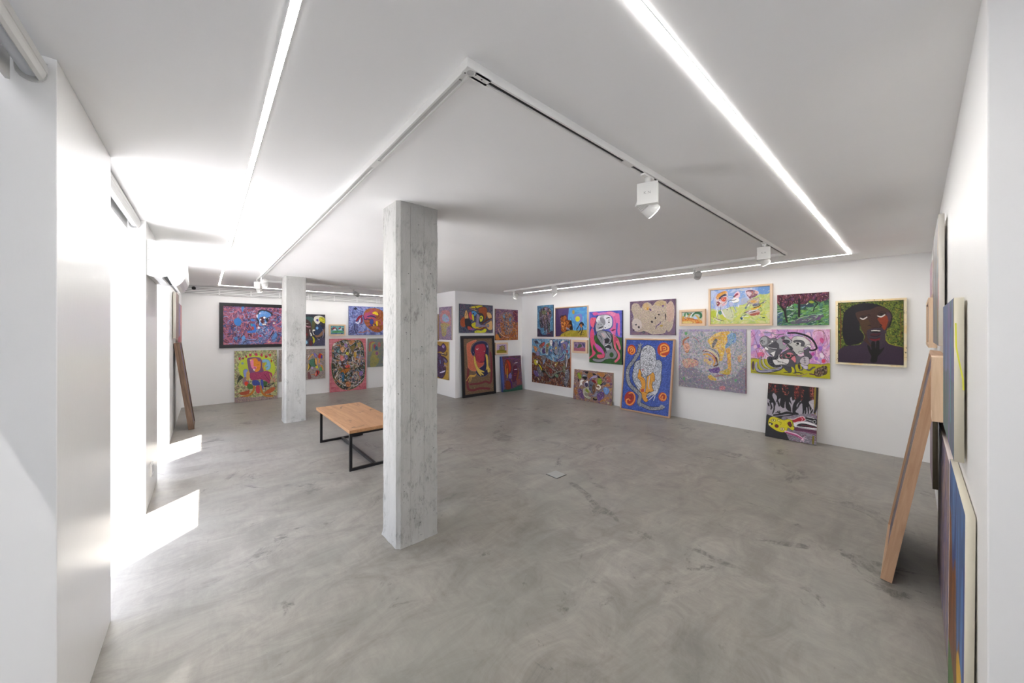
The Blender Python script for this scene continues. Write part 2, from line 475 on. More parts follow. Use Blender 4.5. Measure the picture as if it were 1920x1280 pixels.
spotlight(1.985, 1.05, -1.2, (0.78, 0.1, -0.62), 'large boxy white spotlight on the right-hand track, nearest the camera', 'x', 'K.N')
spotlight(4.42, 1.05, -1.35, (0.72, 0.1, -0.68), 'boxy white spotlight near the far right corner of the track', 'x', 'K.N')
spotlight(5.36, 2.12, CY, (0.3, 0.9, -0.3), 'grey round-headed spotlight above the framed picture of running figures', 'y', boxed=False, dark=True, lit=False)
spotlight(5.36, 4.85, CY, (0.62, 0.0, -0.78), 'white spotlight above the gap between the blue elephant and sun paintings', 'y', drop=0.02)
spotlight(5.36, 6.10, CY, (-0.45, 0.5, -0.7), 'white spotlight at the far end of the right track, by the alcove corner', 'y', boxed=False, lit=True)
spotlight(0.71, 7.35, CY, (-0.4, 0.6, -0.7), 'white round spotlight at the back left of the track, turned to the side', 'y', boxed=False, drop=0.03)
spotlight(0.71, 7.95, CY, (-0.2, 0.5, -0.85), 'white spotlight in the far left corner of the track, in front of the air grille', 'y', drop=0.02)
spotlight(2.43, 8.08, CY, (0.3, 0.9, -0.3), 'small grey spotlight in front of the air grille above the blue and orange dog picture', 'x', boxed=False, dark=True, lit=False)

# ------------------------------------------------------------------ air conditioner
t = empty('air_conditioner', (-0.4, 4.86, 2.03))
tag(t, 'white wall-mounted air conditioner on the left pier above the far bay', 'air conditioner')
prof = [(-0.399, 2.408), (-0.305, 2.401), (-0.229, 2.389), (-0.178, 2.374), (-0.160, 2.351), (-0.157, 2.31), (-0.162, 2.265), (-0.173, 2.206), (-0.201, 2.154), (-0.229, 2.127), (-0.268, 2.095), (-0.305, 2.082), (-0.356, 2.080), (-0.399, 2.094)]
y0, y1 = 4.44, 5.27
bm = bmesh.new(); prism(bm, prof, y0, y1, 'y'); bd = obj('body', bm, M['plastic'], t)
flap = [(-0.157, 2.30), (-0.151, 2.23), (-0.148, 2.17), (-0.146, 2.121), (-0.153, 2.085), (-0.171, 2.049), (-0.19, 2.025), (-0.212, 2.008), (-0.232, 2.012), (-0.242, 2.032), (-0.262, 2.078), (-0.2685, 2.0945), (-0.2295, 2.1265), (-0.2015, 2.1535), (-0.1735, 2.2055), (-0.1625, 2.265)]
bm = bmesh.new(); prism(bm, flap, y0 + 0.004, y1 - 0.004, 'y'); obj('front_panel', bm, M['plastic'], t)
bm = bmesh.new(); prism(bm, [(-0.292, 2.081), (-0.268, 2.089), (-0.262, 2.078), (-0.242, 2.032), (-0.236, 2.018), (-0.252, 2.018), (-0.27, 2.05)], y0 + 0.006, y1 - 0.006, 'y'); obj('air_outlet', bm, M['black_plastic'], t)
for (xa, xb, za, zb) in ((-0.392, -0.368, 2.325, 2.328), (-0.392, -0.366, 2.228, 2.232), (-0.388, -0.36, 2.216, 2.2175), (-0.388, -0.36, 2.166, 2.1675), (-0.3605, -0.359, 2.166, 2.2175), (-0.32, -0.3185, 2.09, 2.398)):
    box('seam', (xa, xb, y0 - 0.0012, y0 + 0.001, za, zb), M['plastic_line'], bd)
rehome(t)

# ------------------------------------------------------------------ roller blinds
def dimming_screen_mat():  # for the unseen sheet that weakens light through the nearest bay
    m = bpy.data.materials.new('light_dimming_screen'); m.use_nodes = True
    t = m.node_tree; t.nodes.clear()
    out = t.nodes.new('ShaderNodeOutputMaterial'); mx = t.nodes.new('ShaderNodeMixShader'); m2 = t.nodes.new('ShaderNodeMixShader')
    tr = t.nodes.new('ShaderNodeBsdfTransparent'); df = t.nodes.new('ShaderNodeBsdfDiffuse'); tl = t.nodes.new('ShaderNodeBsdfTranslucent')
    for n_ in (df, tl): n_.inputs[0].default_value = (0.10, 0.105, 0.11, 1)
    m2.inputs[0].default_value = 0.5; mx.inputs[0].default_value = 0.77
    t.links.new(df.outputs[0], m2.inputs[1]); t.links.new(tl.outputs[0], m2.inputs[2])
    t.links.new(tr.outputs[0], mx.inputs[1]); t.links.new(m2.outputs[0], mx.inputs[2]); t.links.new(mx.outputs[0], out.inputs[0])
    return m
M['screen'] = dimming_screen_mat()
M['blind_metal'] = mat('grey_white_blind_metal', (0.60, 0.60, 0.58), 0.4)
def blind(y0, y1, xf, zt, label, screen_foot=None):
    t = empty('roller_blind', (xf - 0.06, (y0 + y1) / 2, zt - 0.12))
    tag(t, label, 'roller blind', 'roller blinds in the window bays')
    # front fascia with rounded ends
    bm = bmesh.new()
    prof = [(xf - 0.006, zt), (xf - 0.001, zt - 0.006), (xf, zt - 0.018), (xf, zt - 0.034), (xf - 0.0025, zt - 0.036), (xf - 0.004, zt - 0.044), (xf - 0.010, zt - 0.058), (xf - 0.018, zt - 0.066), (xf - 0.022, zt - 0.063), (xf - 0.014, zt - 0.055), (xf - 0.008, zt - 0.044), (xf - 0.006, zt - 0.03)]
    prism(bm, prof, y0, y1, 'y'); obj('fascia', bm, M['blind_metal'], t)
    for yy in (y0, y1 - 0.004):
        bm = bmesh.new()
        pr = [(xf - 0.001, zt)] + [(xf - 0.036 + 0.035 * math.cos(a), zt - 0.04 + 0.035 * math.sin(a)) for a in [-k * PI / 8 for k in range(0, 9)]] + [(xf - 0.071, zt)]
        prism(bm, pr, yy, yy + 0.004, 'y'); obj('bracket', bm, M['blind_metal'], t)
    bm = bmesh.new(); cyl(bm, (xf - 0.038, y0 + 0.006, zt - 0.036), (xf - 0.038, y1 - 0.006, zt - 0.036), 0.023); obj('fabric_roll', bm, mat('grey_white_blind_cloth', (0.62, 0.64, 0.67), 0.7), t, True)
    bm = bmesh.new(); bm_box(bm, xf - 0.088, xf - 0.078, y0 + 0.004, y1 - 0.004, zt - 0.09, zt, 0.001); obj('back_rail', bm, M['blind_metal'], t)
    if screen_foot is not None:  # sheet and bar added out of view to dim the bay
        bm = bmesh.new(); bm_box(bm, xf - 0.192, xf - 0.1905, y0 + 0.03, y1 - 0.005, screen_foot, zt - 0.03); obj('dimming_screen', bm, M['screen'], t)
        box('dimming_screen_bar', (xf - 0.197, xf - 0.185, y0 + 0.03, y1 - 0.005, screen_foot - 0.02, screen_foot), M['white_metal'], t)
    rehome(t)
blind(0.51, 1.99, -0.418, 2.53, 'grey-white roller blind cassette under the ceiling in the window bay nearest the camera', 0.03)  # last value hangs the added dimming sheet; the blind itself is rolled up
blind(2.93, 4.40, -0.430, 2.555, 'white roller blind cassette tucked under the ceiling in the second window bay')

# ------------------------------------------------------------------ air grille on the back wall
t = empty('air_grille', (2.0, 10.05, 2.38))
tag(t, 'long white slotted air grille along the top of the back wall', 'air grille')
gx0, gx1 = -0.37, 4.44
box('grille_back', (gx0, gx1, 10.035, 10.049, 2.385, 2.53), M['slot'], t)
bm = bmesh.new()
zs = [2.385, 2.402, 2.410, 2.438, 2.446, 2.474, 2.482, 2.508, 2.515, 2.545]
for k in range(0, 10, 2): bm_box(bm, gx0, gx1, 10.018, 10.037, zs[k], zs[k + 1])
obj('louvre_blades', bm, M['wall'], t)
for xx in (-0.36, 0.21, 0.77, 1.32, 1.93, 1.99, 2.53, 3.1, 3.64, 3.70, 4.28):
    box('divider', (xx - 0.012, xx + 0.012, 10.016, 10.037, 2.39, 2.54), M['wall'], t)
rehome(t)
bm = bmesh.new(); lathe(bm, (-0.205, 10.017, 2.505), (0, -1, 0), [(0, 0.028), (0.02, 0.036), (0.04, 0.030), (0.05, 0.012)], 20)
tag(obj('ceiling_sensor', bm, M['black_plastic'], None, True), 'small round black sensor beside the left end of the air grille', 'sensor')

# ------------------------------------------------------------------ wall socket on the pier
t = empty('wall_socket', (-0.4, 4.76, 0.29))
tag(t, 'small white electrical socket low on the narrow far pier', 'socket')
box('cover_plate', (-0.4, -0.388, 4.70, 4.83, 0.235, 0.345), M['plastic'], t, 0.002)
box('outlet_insert', (-0.389, -0.386, 4.725, 4.805, 0.26, 0.32), M['plastic_line'], t)
rehome(t)
# ------------------------------------------------------------------ painted canvases
# Every picture is drawn with a small vector painter into the colour attribute of its own
# finely divided front face: fills, curved patches, strokes and marbled brushwork.
def noise2(x, y, seed):
    rs = np.random.RandomState(seed); T = rs.rand(64, 64)
    xi = np.floor(x).astype(int); yi = np.floor(y).astype(int); fx = x - xi; fy = y - yi
    fx = fx * fx * (3 - 2 * fx); fy = fy * fy * (3 - 2 * fy)
    a = T[yi & 63, xi & 63]; b = T[yi & 63, (xi + 1) & 63]; c = T[(yi + 1) & 63, xi & 63]; d = T[(yi + 1) & 63, (xi + 1) & 63]
    return (a * (1 - fx) + b * fx) * (1 - fy) + (c * (1 - fx) + d * fx) * fy

def hexc(h):
    c = np.array([int(h[i:i + 2], 16) for i in (0, 2, 4)]) / 255.0
    return np.where(c <= 0.04045, c / 12.92, ((c + 0.055) / 1.055) ** 2.4)

def curve(pts, closed, k=5):
    P = [np.array(p, float) for p in pts]; n = len(P); out = []
    rng = range(n) if closed else range(n - 1)
    for i in rng:
        p0 = P[(i - 1) % n] if closed or i > 0 else P[i]
        p1, p2 = P[i], P[(i + 1) % n]
        p3 = P[(i + 2) % n] if closed or i < n - 2 else p2
        for t in np.arange(k) / k:
            out.append(0.5 * ((2 * p1) + (-p0 + p2) * t + (2 * p0 - 5 * p1 + 4 * p2 - p3) * t * t + (-p0 + 3 * p1 - 3 * p2 + p3) * t ** 3))
    if not closed: out.append(P[-1])
    return np.array(out)

def pairs(s):
    v = [float(t) for t in s.replace(',', ' ').split()]
    return list(zip(v[::2], v[1::2]))

class Painter:
    def __init__(s, quad, nx, ny):
        src = [(0, 0), (1, 0), (1, 1), (0, 1)]; A = []; b = []
        for (u, v), (x, y) in zip(src, quad):
            A.append([u, v, 1, 0, 0, 0, -u * x, -v * x]); b.append(x)
            A.append([0, 0, 0, u, v, 1, -u * y, -v * y]); b.append(y)
        h = np.append(np.linalg.solve(np.array(A, float), np.array(b, float)), 1).reshape(3, 3)
        U, V = np.meshgrid((np.arange(nx) + 0.0) / (nx - 1), (np.arange(ny) + 0.0) / (ny - 1))
        w = h[2, 0] * U + h[2, 1] * V + h[2, 2]
        s.X = (h[0, 0] * U + h[0, 1] * V + h[0, 2]) / w
        s.Y = (h[1, 0] * U + h[1, 1] * V + h[1, 2]) / w
        s.c = np.ones((ny, nx, 3)) * 0.5; s.k = 1; s.hi = np.linalg.inv(h); s.nx, s.ny = nx, ny
    def win(s, lo, hi):
        q = s.hi @ np.array([[lo[0], hi[0], hi[0], lo[0]], [lo[1], lo[1], hi[1], hi[1]], [1, 1, 1, 1]])
        u, v = q[0] / q[2] * (s.nx - 1), q[1] / q[2] * (s.ny - 1)
        cl = lambda a, n: int(min(max(a, 0), n))
        return slice(cl(v.min() - 1, s.ny), cl(v.max() + 2, s.ny)), slice(cl(u.min() - 1, s.nx), cl(u.max() + 2, s.nx))
    def wob(s, amp):
        s.k += 1
        q = 1.0 / (amp * 4.0)
        return s.X + amp * (noise2(s.X * q, s.Y * q, 11) - 0.5) * 1.6, s.Y + amp * (noise2(s.X * q + 9, s.Y * q, 12) - 0.5) * 1.6
    def inside(s, pts, amp=0):
        X, Y = s.wob(amp) if amp else (s.X, s.Y)
        P = np.asarray(pts, float); m = np.zeros(X.shape, bool)
        lo, hi = P.min(0) - 2 - amp, P.max(0) + 2 + amp
        box_ = (X >= lo[0]) & (X <= hi[0]) & (Y >= lo[1]) & (Y <= hi[1])
        x, y = X[box_], Y[box_]; r = np.zeros(x.shape, bool)
        Q = np.roll(P, -1, 0)
        for (x1, y1), (x2, y2) in zip(P, Q):
            if y1 == y2: continue
            r ^= ((y1 > y) != (y2 > y)) & (x < (x2 - x1) * (y - y1) / (y2 - y1) + x1)
        m[box_] = r
        return m
    def line(s, pts, w, taper=0.0, amp=0):
        P = np.asarray(pts, float); out = np.zeros(s.X.shape, bool); n = len(P) - 1
        for i in range(n):
            a, b = P[i], P[i + 1]; d = b - a; L = max(1e-9, d @ d)
            ww = w / 2 * (1 - taper * abs(2 * (i + 0.5) / n - 1))
            W = s.win(np.minimum(a, b) - ww - 1, np.maximum(a, b) + ww + 1)
            x, y = s.X[W], s.Y[W]
            if not x.size: continue
            t = np.clip(((x - a[0]) * d[0] + (y - a[1]) * d[1]) / L, 0, 1)
            out[W] |= np.hypot(x - a[0] - t * d[0], y - a[1] - t * d[1]) < ww
        return out
    def marble(s, pal, scale, warp=1.2, bands=7.0, lw=0.0, lc='101010', rot=0.0, st=1.0, seed=None):
        s.k += 7; sd = seed or s.k
        c_, s_ = math.cos(rot), math.sin(rot)
        x = (s.X * c_ + s.Y * s_) / scale; y = (-s.X * s_ + s.Y * c_) / (scale * st)
        n1 = noise2(x * 0.8 + 3, y * 0.8, sd + 1); n2 = noise2(x * 0.8, y * 0.8 + 5, sd + 2)
        x = x + warp * n1; y = y + warp * n2
        t = (noise2(x, y, sd) * 0.75 + noise2(x * 2.1, y * 2.1, sd + 4) * 0.25) * bands
        i = np.floor(t).astype(int); f = t - i
        P = np.array([hexc(h) for h in pal])
        j = (i * 7 + np.floor(noise2(x * 0.6 + 20, y * 0.6, sd + 6) * 5).astype(int)) % len(pal)
        col = P[j]
        if lw: col = np.where((f < lw)[..., None], hexc(lc), col)
        return col
    def tint(s, m, amt=0.18, scale=9):
        """brush-stroke variation of the paint itself"""
        n = noise2(s.X / scale + s.k, s.Y / (scale * 0.6), 77 + s.k % 9)[..., None]
        s.c[m] = (s.c * (1 - amt + 2 * amt * n))[m]
    def run(s, ops):
        for op in ops:
            k = op[0]
            if k == 'F': s.c[:] = hexc(op[1]); s.tint(np.ones(s.X.shape, bool), 0.15)
            elif k in 'PQ':     # patch: colour, points, outline colour, outline width, edge wobble
                p = pairs(op[2]); p = curve(p, True) if k == 'P' else np.array(p)
                amp = op[5] if len(op) > 5 else 0
                m = s.inside(p, amp); s.c[m] = hexc(op[1]); s.tint(m, 0.14)
                if len(op) > 3 and op[3]:
                    s.c[s.line(np.vstack([p, p[:1]]), op[4], 0, amp)] = hexc(op[3])
            elif k == 'S':      # stroke: colour, width, points, taper
                s.c[s.line(curve(pairs(op[3]), False), op[2], op[4] if len(op) > 4 else 0.3)] = hexc(op[1])
            elif k == 'E':      # ellipse: colour, cx cy rx ry rot, outline
                cx, cy, rx, ry = op[2:6]; ro = op[6] if len(op) > 6 else 0
                c_, s_ = math.cos(ro), math.sin(ro); dx, dy = s.X - cx, s.Y - cy
                q = np.hypot((dx * c_ + dy * s_) / rx, (-dx * s_ + dy * c_) / ry)
                if len(op) > 7: s.c[q < 1 + op[8] / min(rx, ry)] = hexc(op[7])
                m = q < 1; s.c[m] = hexc(op[1]); s.tint(m, 0.12)
            elif k == 'M':      # marbled brushwork: palette, dict, optional region
                col = s.marble(op[1].split(), **op[2])
                if len(op) > 3 and op[3]:
                    p = curve(pairs(op[3]), True); m = s.inside(p, op[2]['scale'] * 0.25)
                else: m = np.ones(s.X.shape, bool)
                a = op[4] if len(op) > 4 else 1.0
                s.c[m] = (s.c * (1 - a) + col * a)[m]
            elif k == 'D':      # dabs: colours, count, length, width, angle, spread, region box or points
                rs = np.random.RandomState(s.k + 5); s.k += 3
                cols = op[1].split(); reg = curve(pairs(op[7]), True) if op[7] else None
                lo = reg.min(0) if reg is not None else np.array([s.X.min(), s.Y.min()])
                hi = reg.max(0) if reg is not None else np.array([s.X.max(), s.Y.max()])
                keep = s.inside(reg) if reg is not None else None
                for _ in range(op[2]):
                    p = lo + rs.rand(2) * (hi - lo); a = op[5] + (rs.rand() - 0.5) * op[6]; L = op[3] * (0.6 + 0.8 * rs.rand())
                    d = np.array([math.cos(a), math.sin(a)]) * L / 2; bend = np.array([-d[1], d[0]]) * (rs.rand() - 0.5) * 0.8
                    m = s.line(np.array([p - d, p + bend, p + d]), op[4] * (0.7 + 0.6 * rs.rand()), 0.4)
                    if keep is not None: m &= keep
                    s.c[m] = hexc(cols[rs.randint(len(cols))])
        return s.c

def paint_mat():
    m = mat('oil_paint', (0.5, 0.5, 0.5), 0.42, spec=0.35); g = NT(m)
    at = g.n('ShaderNodeAttribute'); at.attribute_name = 'paint'
    g.l(at.outputs['Color'], g.b.inputs['Base Color'])
    n1 = g.noise(g.mapping((1, 1, 1)), 55, 4, 0.6, 1.5)
    g.bump(n1, 0.25, 0.002)
    return m
M['paint'] = paint_mat()
SIDES = {}
def side_mat(h):
    if h not in SIDES: SIDES[h] = mat('canvas_edge_paint_' + str(len(SIDES)), tuple(hexc(h)), 0.7)
    return SIDES[h]

def canvas_mesh(name, w, h, t, quad, ops, side, cell=0.0045, inset=0.0, front=None):
    """canvas standing in the XZ plane, back face at y=0, painted face at y=-t"""
    nx, ny = max(8, int(w / cell) + 1), max(8, int(h / cell) + 1)
    pt = Painter(quad, nx * 2, ny * 2); col = pt.run(ops)
    col = col * (0.90 + 0.2 * noise2(pt.X / 6.0, pt.Y / 5.0, 31))[..., None]
    col = col.reshape(ny, 2, nx, 2, 3).mean((1, 3)) * 0.95 + 0.004
    X, Z = np.meshgrid(np.linspace(-w / 2, w / 2, nx), np.linspace(h, 0, ny))
    Y = np.full_like(X, -t)
    co = np.stack([X, Y, Z], -1).reshape(-1, 3)
    idx = np.arange(nx * ny).reshape(ny, nx)
    q = np.stack([idx[:-1, :-1], idx[1:, :-1], idx[1:, 1:], idx[:-1, 1:]], -1).reshape(-1, 4)
    nb = len(co); b = 0.0015
    ring = [(-w / 2, -t, 0), (w / 2, -t, 0), (w / 2, -t, h), (-w / 2, -t, h), (-w / 2, 0, 0), (w / 2, 0, 0), (w / 2, 0, h), (-w / 2, 0, h)]
    co = np.vstack([co, np.array(ring)])
    sq = np.array([(0, 4, 5, 1), (1, 5, 6, 2), (2, 6, 7, 3), (3, 7, 4, 0), (4, 7, 6, 5)]) + nb
    faces = np.vstack([q, sq])
    me = bpy.data.meshes.new(name)
    me.vertices.add(len(co)); me.vertices.foreach_set('co', co.ravel())
    me.loops.add(faces.size); me.loops.foreach_set('vertex_index', faces.ravel())
    me.polygons.add(len(faces)); me.polygons.foreach_set('loop_start', np.arange(0, faces.size, 4)); 
    mi = np.zeros(len(faces), int); mi[len(q):] = 1
    me.update(calc_edges=True)
    me.polygons.foreach_set('material_index', mi)
    at = me.color_attributes.new('paint', 'FLOAT_COLOR', 'POINT')
    full = np.ones((len(co), 4)); full[:nb, :3] = col.reshape(-1, 3)
    at.data.foreach_set('color', full.ravel())
    me.materials.append(M['paint']); me.materials.append(side_mat(side))
    me.update()
    return me

def frame_mesh(w, h, t, fw, mats, parent, lip=0.0, depth=None):
    """four mitred bars round a w x h opening rim; back at y=0, front at y=-(t)"""
    bm = bmesh.new()
    o = [(-w / 2, 0), (w / 2, 0), (w / 2, h), (-w / 2, h)]
    i = [(-w / 2 + fw, fw), (w / 2 - fw, fw), (w / 2 - fw, h - fw), (-w / 2 + fw, h - fw)]
    for k in range(4):
        k2 = (k + 1) % 4
        ring = [o[k], o[k2], i[k2], i[k]]
        A = [bm.verts.new((p[0], -t, p[1])) for p in ring]; B = [bm.verts.new((p[0], 0, p[1])) for p in ring]
        fs = [bm.faces.new(A), bm.faces.new(B[::-1])] + [bm.faces.new((A[j], A[(j + 1) % 4], B[(j + 1) % 4], B[j])) for j in range(4)]
        for f in fs: f.material_index = 0 if k in (0, 2) else 1
    return obj('frame', bm, mats, parent)

WALLS = {  # wall plane: origin on the wall, direction to the right as one faces it, outward normal
    'back': (lambda a: Vector((a, 10.049, 0)), Vector((1, 0, 0)), Vector((0, -1, 0))),
    'alcove': (lambda a: Vector((a, 7.189, 0)), Vector((1, 0, 0)), Vector((0, -1, 0))),
    'return': (lambda a: Vector((4.459, a, 0)), Vector((0, -1, 0)), Vector((-1, 0, 0))),
    'right': (lambda a: Vector((6.619, a, 0)), Vector((0, -1, 0)), Vector((-1, 0, 0))),
    'near': (lambda a: Vector((a, NEARY + 0.001, 0)), Vector((-1, 0, 0)), Vector((0, 1, 0))),
    'left': (lambda a: Vector((-0.399, a, 0)), Vector((0, 1, 0)), Vector((1, 0, 0))),
}
def place(o, wall, a0, a1, z0, h, gap=0.0, lean=0.0, t=0.03):
    org, U, N = WALLS[wall]; p = org((a0 + a1) / 2)
    if lean:      # lean = distance of the back-bottom edge from the wall
        th = math.asin(lean / h); V = Vector((0, 0, 1)) * math.cos(th) - N * math.sin(th)
        N2 = N * math.cos(th) + Vector((0, 0, 1)) * math.sin(th); p = p + N * (lean + 0.002) + Vector((0, 0, 0.0005))
    else:
        V = Vector((0, 0, 1)); N2 = N; p = p + N * gap + Vector((0, 0, z0))
    m = Matrix((( U.x, -N2.x, V.x, p.x), (U.y, -N2.y, V.y, p.y), (U.z, -N2.z, V.z, p.z), (0, 0, 0, 1)))
    o.matrix_world = m

FR = {'pine': (('pine_x', 'pine_z'), 0.022), 'brown': (('brown_x', 'brown_z'), 0.022), 'aged': (('aged', 'aged'), 0.02), 'black': (('black_frame', 'black_frame'), 0.06)}
def picture(wall, a, z, t, quad, ops, label, side='d8d4c8', frame=None, fw=None, lean=0.0, cell=0.0045, gap=0.0, inq=None, group=None):
    """a = (start, end) along the wall, z = (bottom, top); quad = outline of the painted area in the study crop"""
    a0, a1 = min(a), max(a); w = a1 - a0
    h = z[1] - z[0]
    if lean:
        hv = z[1]
        for _ in range(8):
            th = math.asin(min(0.9, lean / hv)); hv = (z[1] - t * math.sin(th)) / math.cos(th)
        h = hv
    if frame:
        mats, fw_ = FR[frame]; fw = fw or fw_
        root = empty('framed_painting')
        ci = fw + (0.004 if frame != 'black' else 0.0)
        cd = t - 0.012
        me = canvas_mesh('canvas', w - 2 * ci, h - 2 * ci, cd, quad, ops, side, cell)
        c = bpy.data.objects.new('canvas', me); C.objects.link(c); c.parent = root; c.location = (0, 0, ci)
        frame_mesh(w, h, t, fw, [M[m_] for m_ in mats], root)
        box('backing', (-w / 2 + fw * 0.6, w / 2 - fw * 0.6, -0.004, -0.001, fw * 0.6, h - fw * 0.6), M['canvas_raw'] if frame != 'black' else M['black_frame'], root)
        o = root
    else:
        me = canvas_mesh('painting', w, h, t, quad, ops, side, cell)
        o = bpy.data.objects.new('painting', me); C.objects.link(o)
    place(o, wall, a0, a1, z[0], h, gap, lean, t)
    tag(o, label, 'painting', group)
    return o
# ------------------------------------------------------------------ right-hand wall
def gold_mat():
    m = mat('distressed_gilt_frame', (0.7, 0.58, 0.34), 0.45, 0.15); g = NT(m)
    n = g.noise(g.mapping((1, 1, 1)), 30, 3, 0.6, 0.8)
    base = g.ramp(g.noise(g.co, 9, 2), [(0.35, (0.80, 0.60, 0.30)), (0.6, (0.80, 0.72, 0.52))])
    g.l(g.mix(g.ramp(n, [(0.0, 1.0), (0.33, 1.0), (0.36, 0.0)]), base, (0.05, 0.035, 0.02)), g.b.inputs['Base Color'])
    return m
M['gold'] = gold_mat()
FR['gold'] = (('gold', 'gold'), 0.024)

picture('right', (0.075, 0.73), (1.145, 2.013), 0.05, [(92, 150), (1125, 105), (1118, 1160), (92, 1105)], [
    ('F', '33401a'),
    ('M', '1f2a10 4a5c20 6a7a26 2a3a14 84802c 3c4a18 4a5a1a', dict(scale=16, bands=12, warp=1.0)), ('D', 'b0a838 20280e 8a9430 2c3c14 c0b850 5a6c20', 1500, 14, 5, 0.7, 3.1, ''),
    ('S', '6a3020', 16, '115 160 135 500 120 1000'), ('S', '6a4020', 14, '1075 300 1085 600 1080 760'),
    ('P', '16131a', '165 420 190 300 270 225 400 165 560 150 720 180 860 240 940 330 940 450 870 560 700 400 500 300 430 560 490 660 490 740 440 800 320 830 220 830 165 700 155 560'),
    ('P', '432b25', '370 310 480 275 600 255 720 205 830 230 900 290 935 390 900 480 860 580 830 660 830 740 880 830 700 900 500 860 480 780 510 690 460 580 430 480 385 390'),
    ('P', '4d3520', '430 430 560 420 600 520 590 620 520 650 460 560'),
    ('P', '37283a', '95 930 160 870 250 840 420 830 500 770 600 860 700 880 830 770 870 810 1000 850 1118 890 1125 1175 600 1140 80 1120'),
    ('P', '3c2f3c', '545 600 640 565 760 560 850 600 835 760 760 850 640 860 560 740'),
    ('P', '8a3415', '715 400 830 350 885 400 865 500 825 590 785 545 745 470'),
    ('P', '4a3040', '850 300 915 330 920 420 890 450 870 380'),
    ('S', '9a9428', 10, '842 650 848 750 900 810 1000 840 1095 862'),
    ('S', '0c0a0c', 12, '930 400 925 470 870 560'),
    ('S', '0c0a0c', 14, '435 385 480 362 545 378'), ('S', 'e6e2dc', 17, '440 396 485 414 545 380'), ('E', '0c0a0c', 485, 388, 18, 11),
    ('S', '0c0a0c', 14, '720 345 770 322 825 335'), ('S', 'e6e2dc', 18, '715 362 770 376 828 342'), ('E', '0c0a0c', 775, 345, 20, 11),
    ('S', '1c1214', 10, '715 322 780 292 850 315'), ('S', '1c1214', 10, '530 352 580 342 600 362'),
    ('S', '1c1214', 14, '562 515 590 512 600 525'), ('S', '1c1214', 14, '755 498 778 515 745 545'), ('S', '241618', 8, '640 560 690 545 720 560'),
    ('P', '0c0a0c', '608 595 680 585 755 592 755 628 680 634 612 625'), ('S', 'f0ede8', 14, '618 602 680 600 750 604', 0.1),
    ('P', '4a2028', '590 662 650 640 690 652 745 638 752 662 690 680 610 680'), ('S', '0c0a0c', 12, '600 682 690 694 750 668'),
    ('P', '701c24', '590 725 680 735 750 712 740 752 660 772 600 748'), ('S', '100a0c', 8, '590 725 680 733 750 712'),
    ('P', '0d0d09', '600 1105 610 1010 575 940 548 840 575 845 612 910 612 800 640 768 672 790 680 890 696 770 738 775 742 900 785 885 818 865 805 905 765 960 715 1020 690 1110'),
], 'painting of a dark-haired woman looking up, hand at her chin, in a gilt frame', side='15120f', frame='gold')

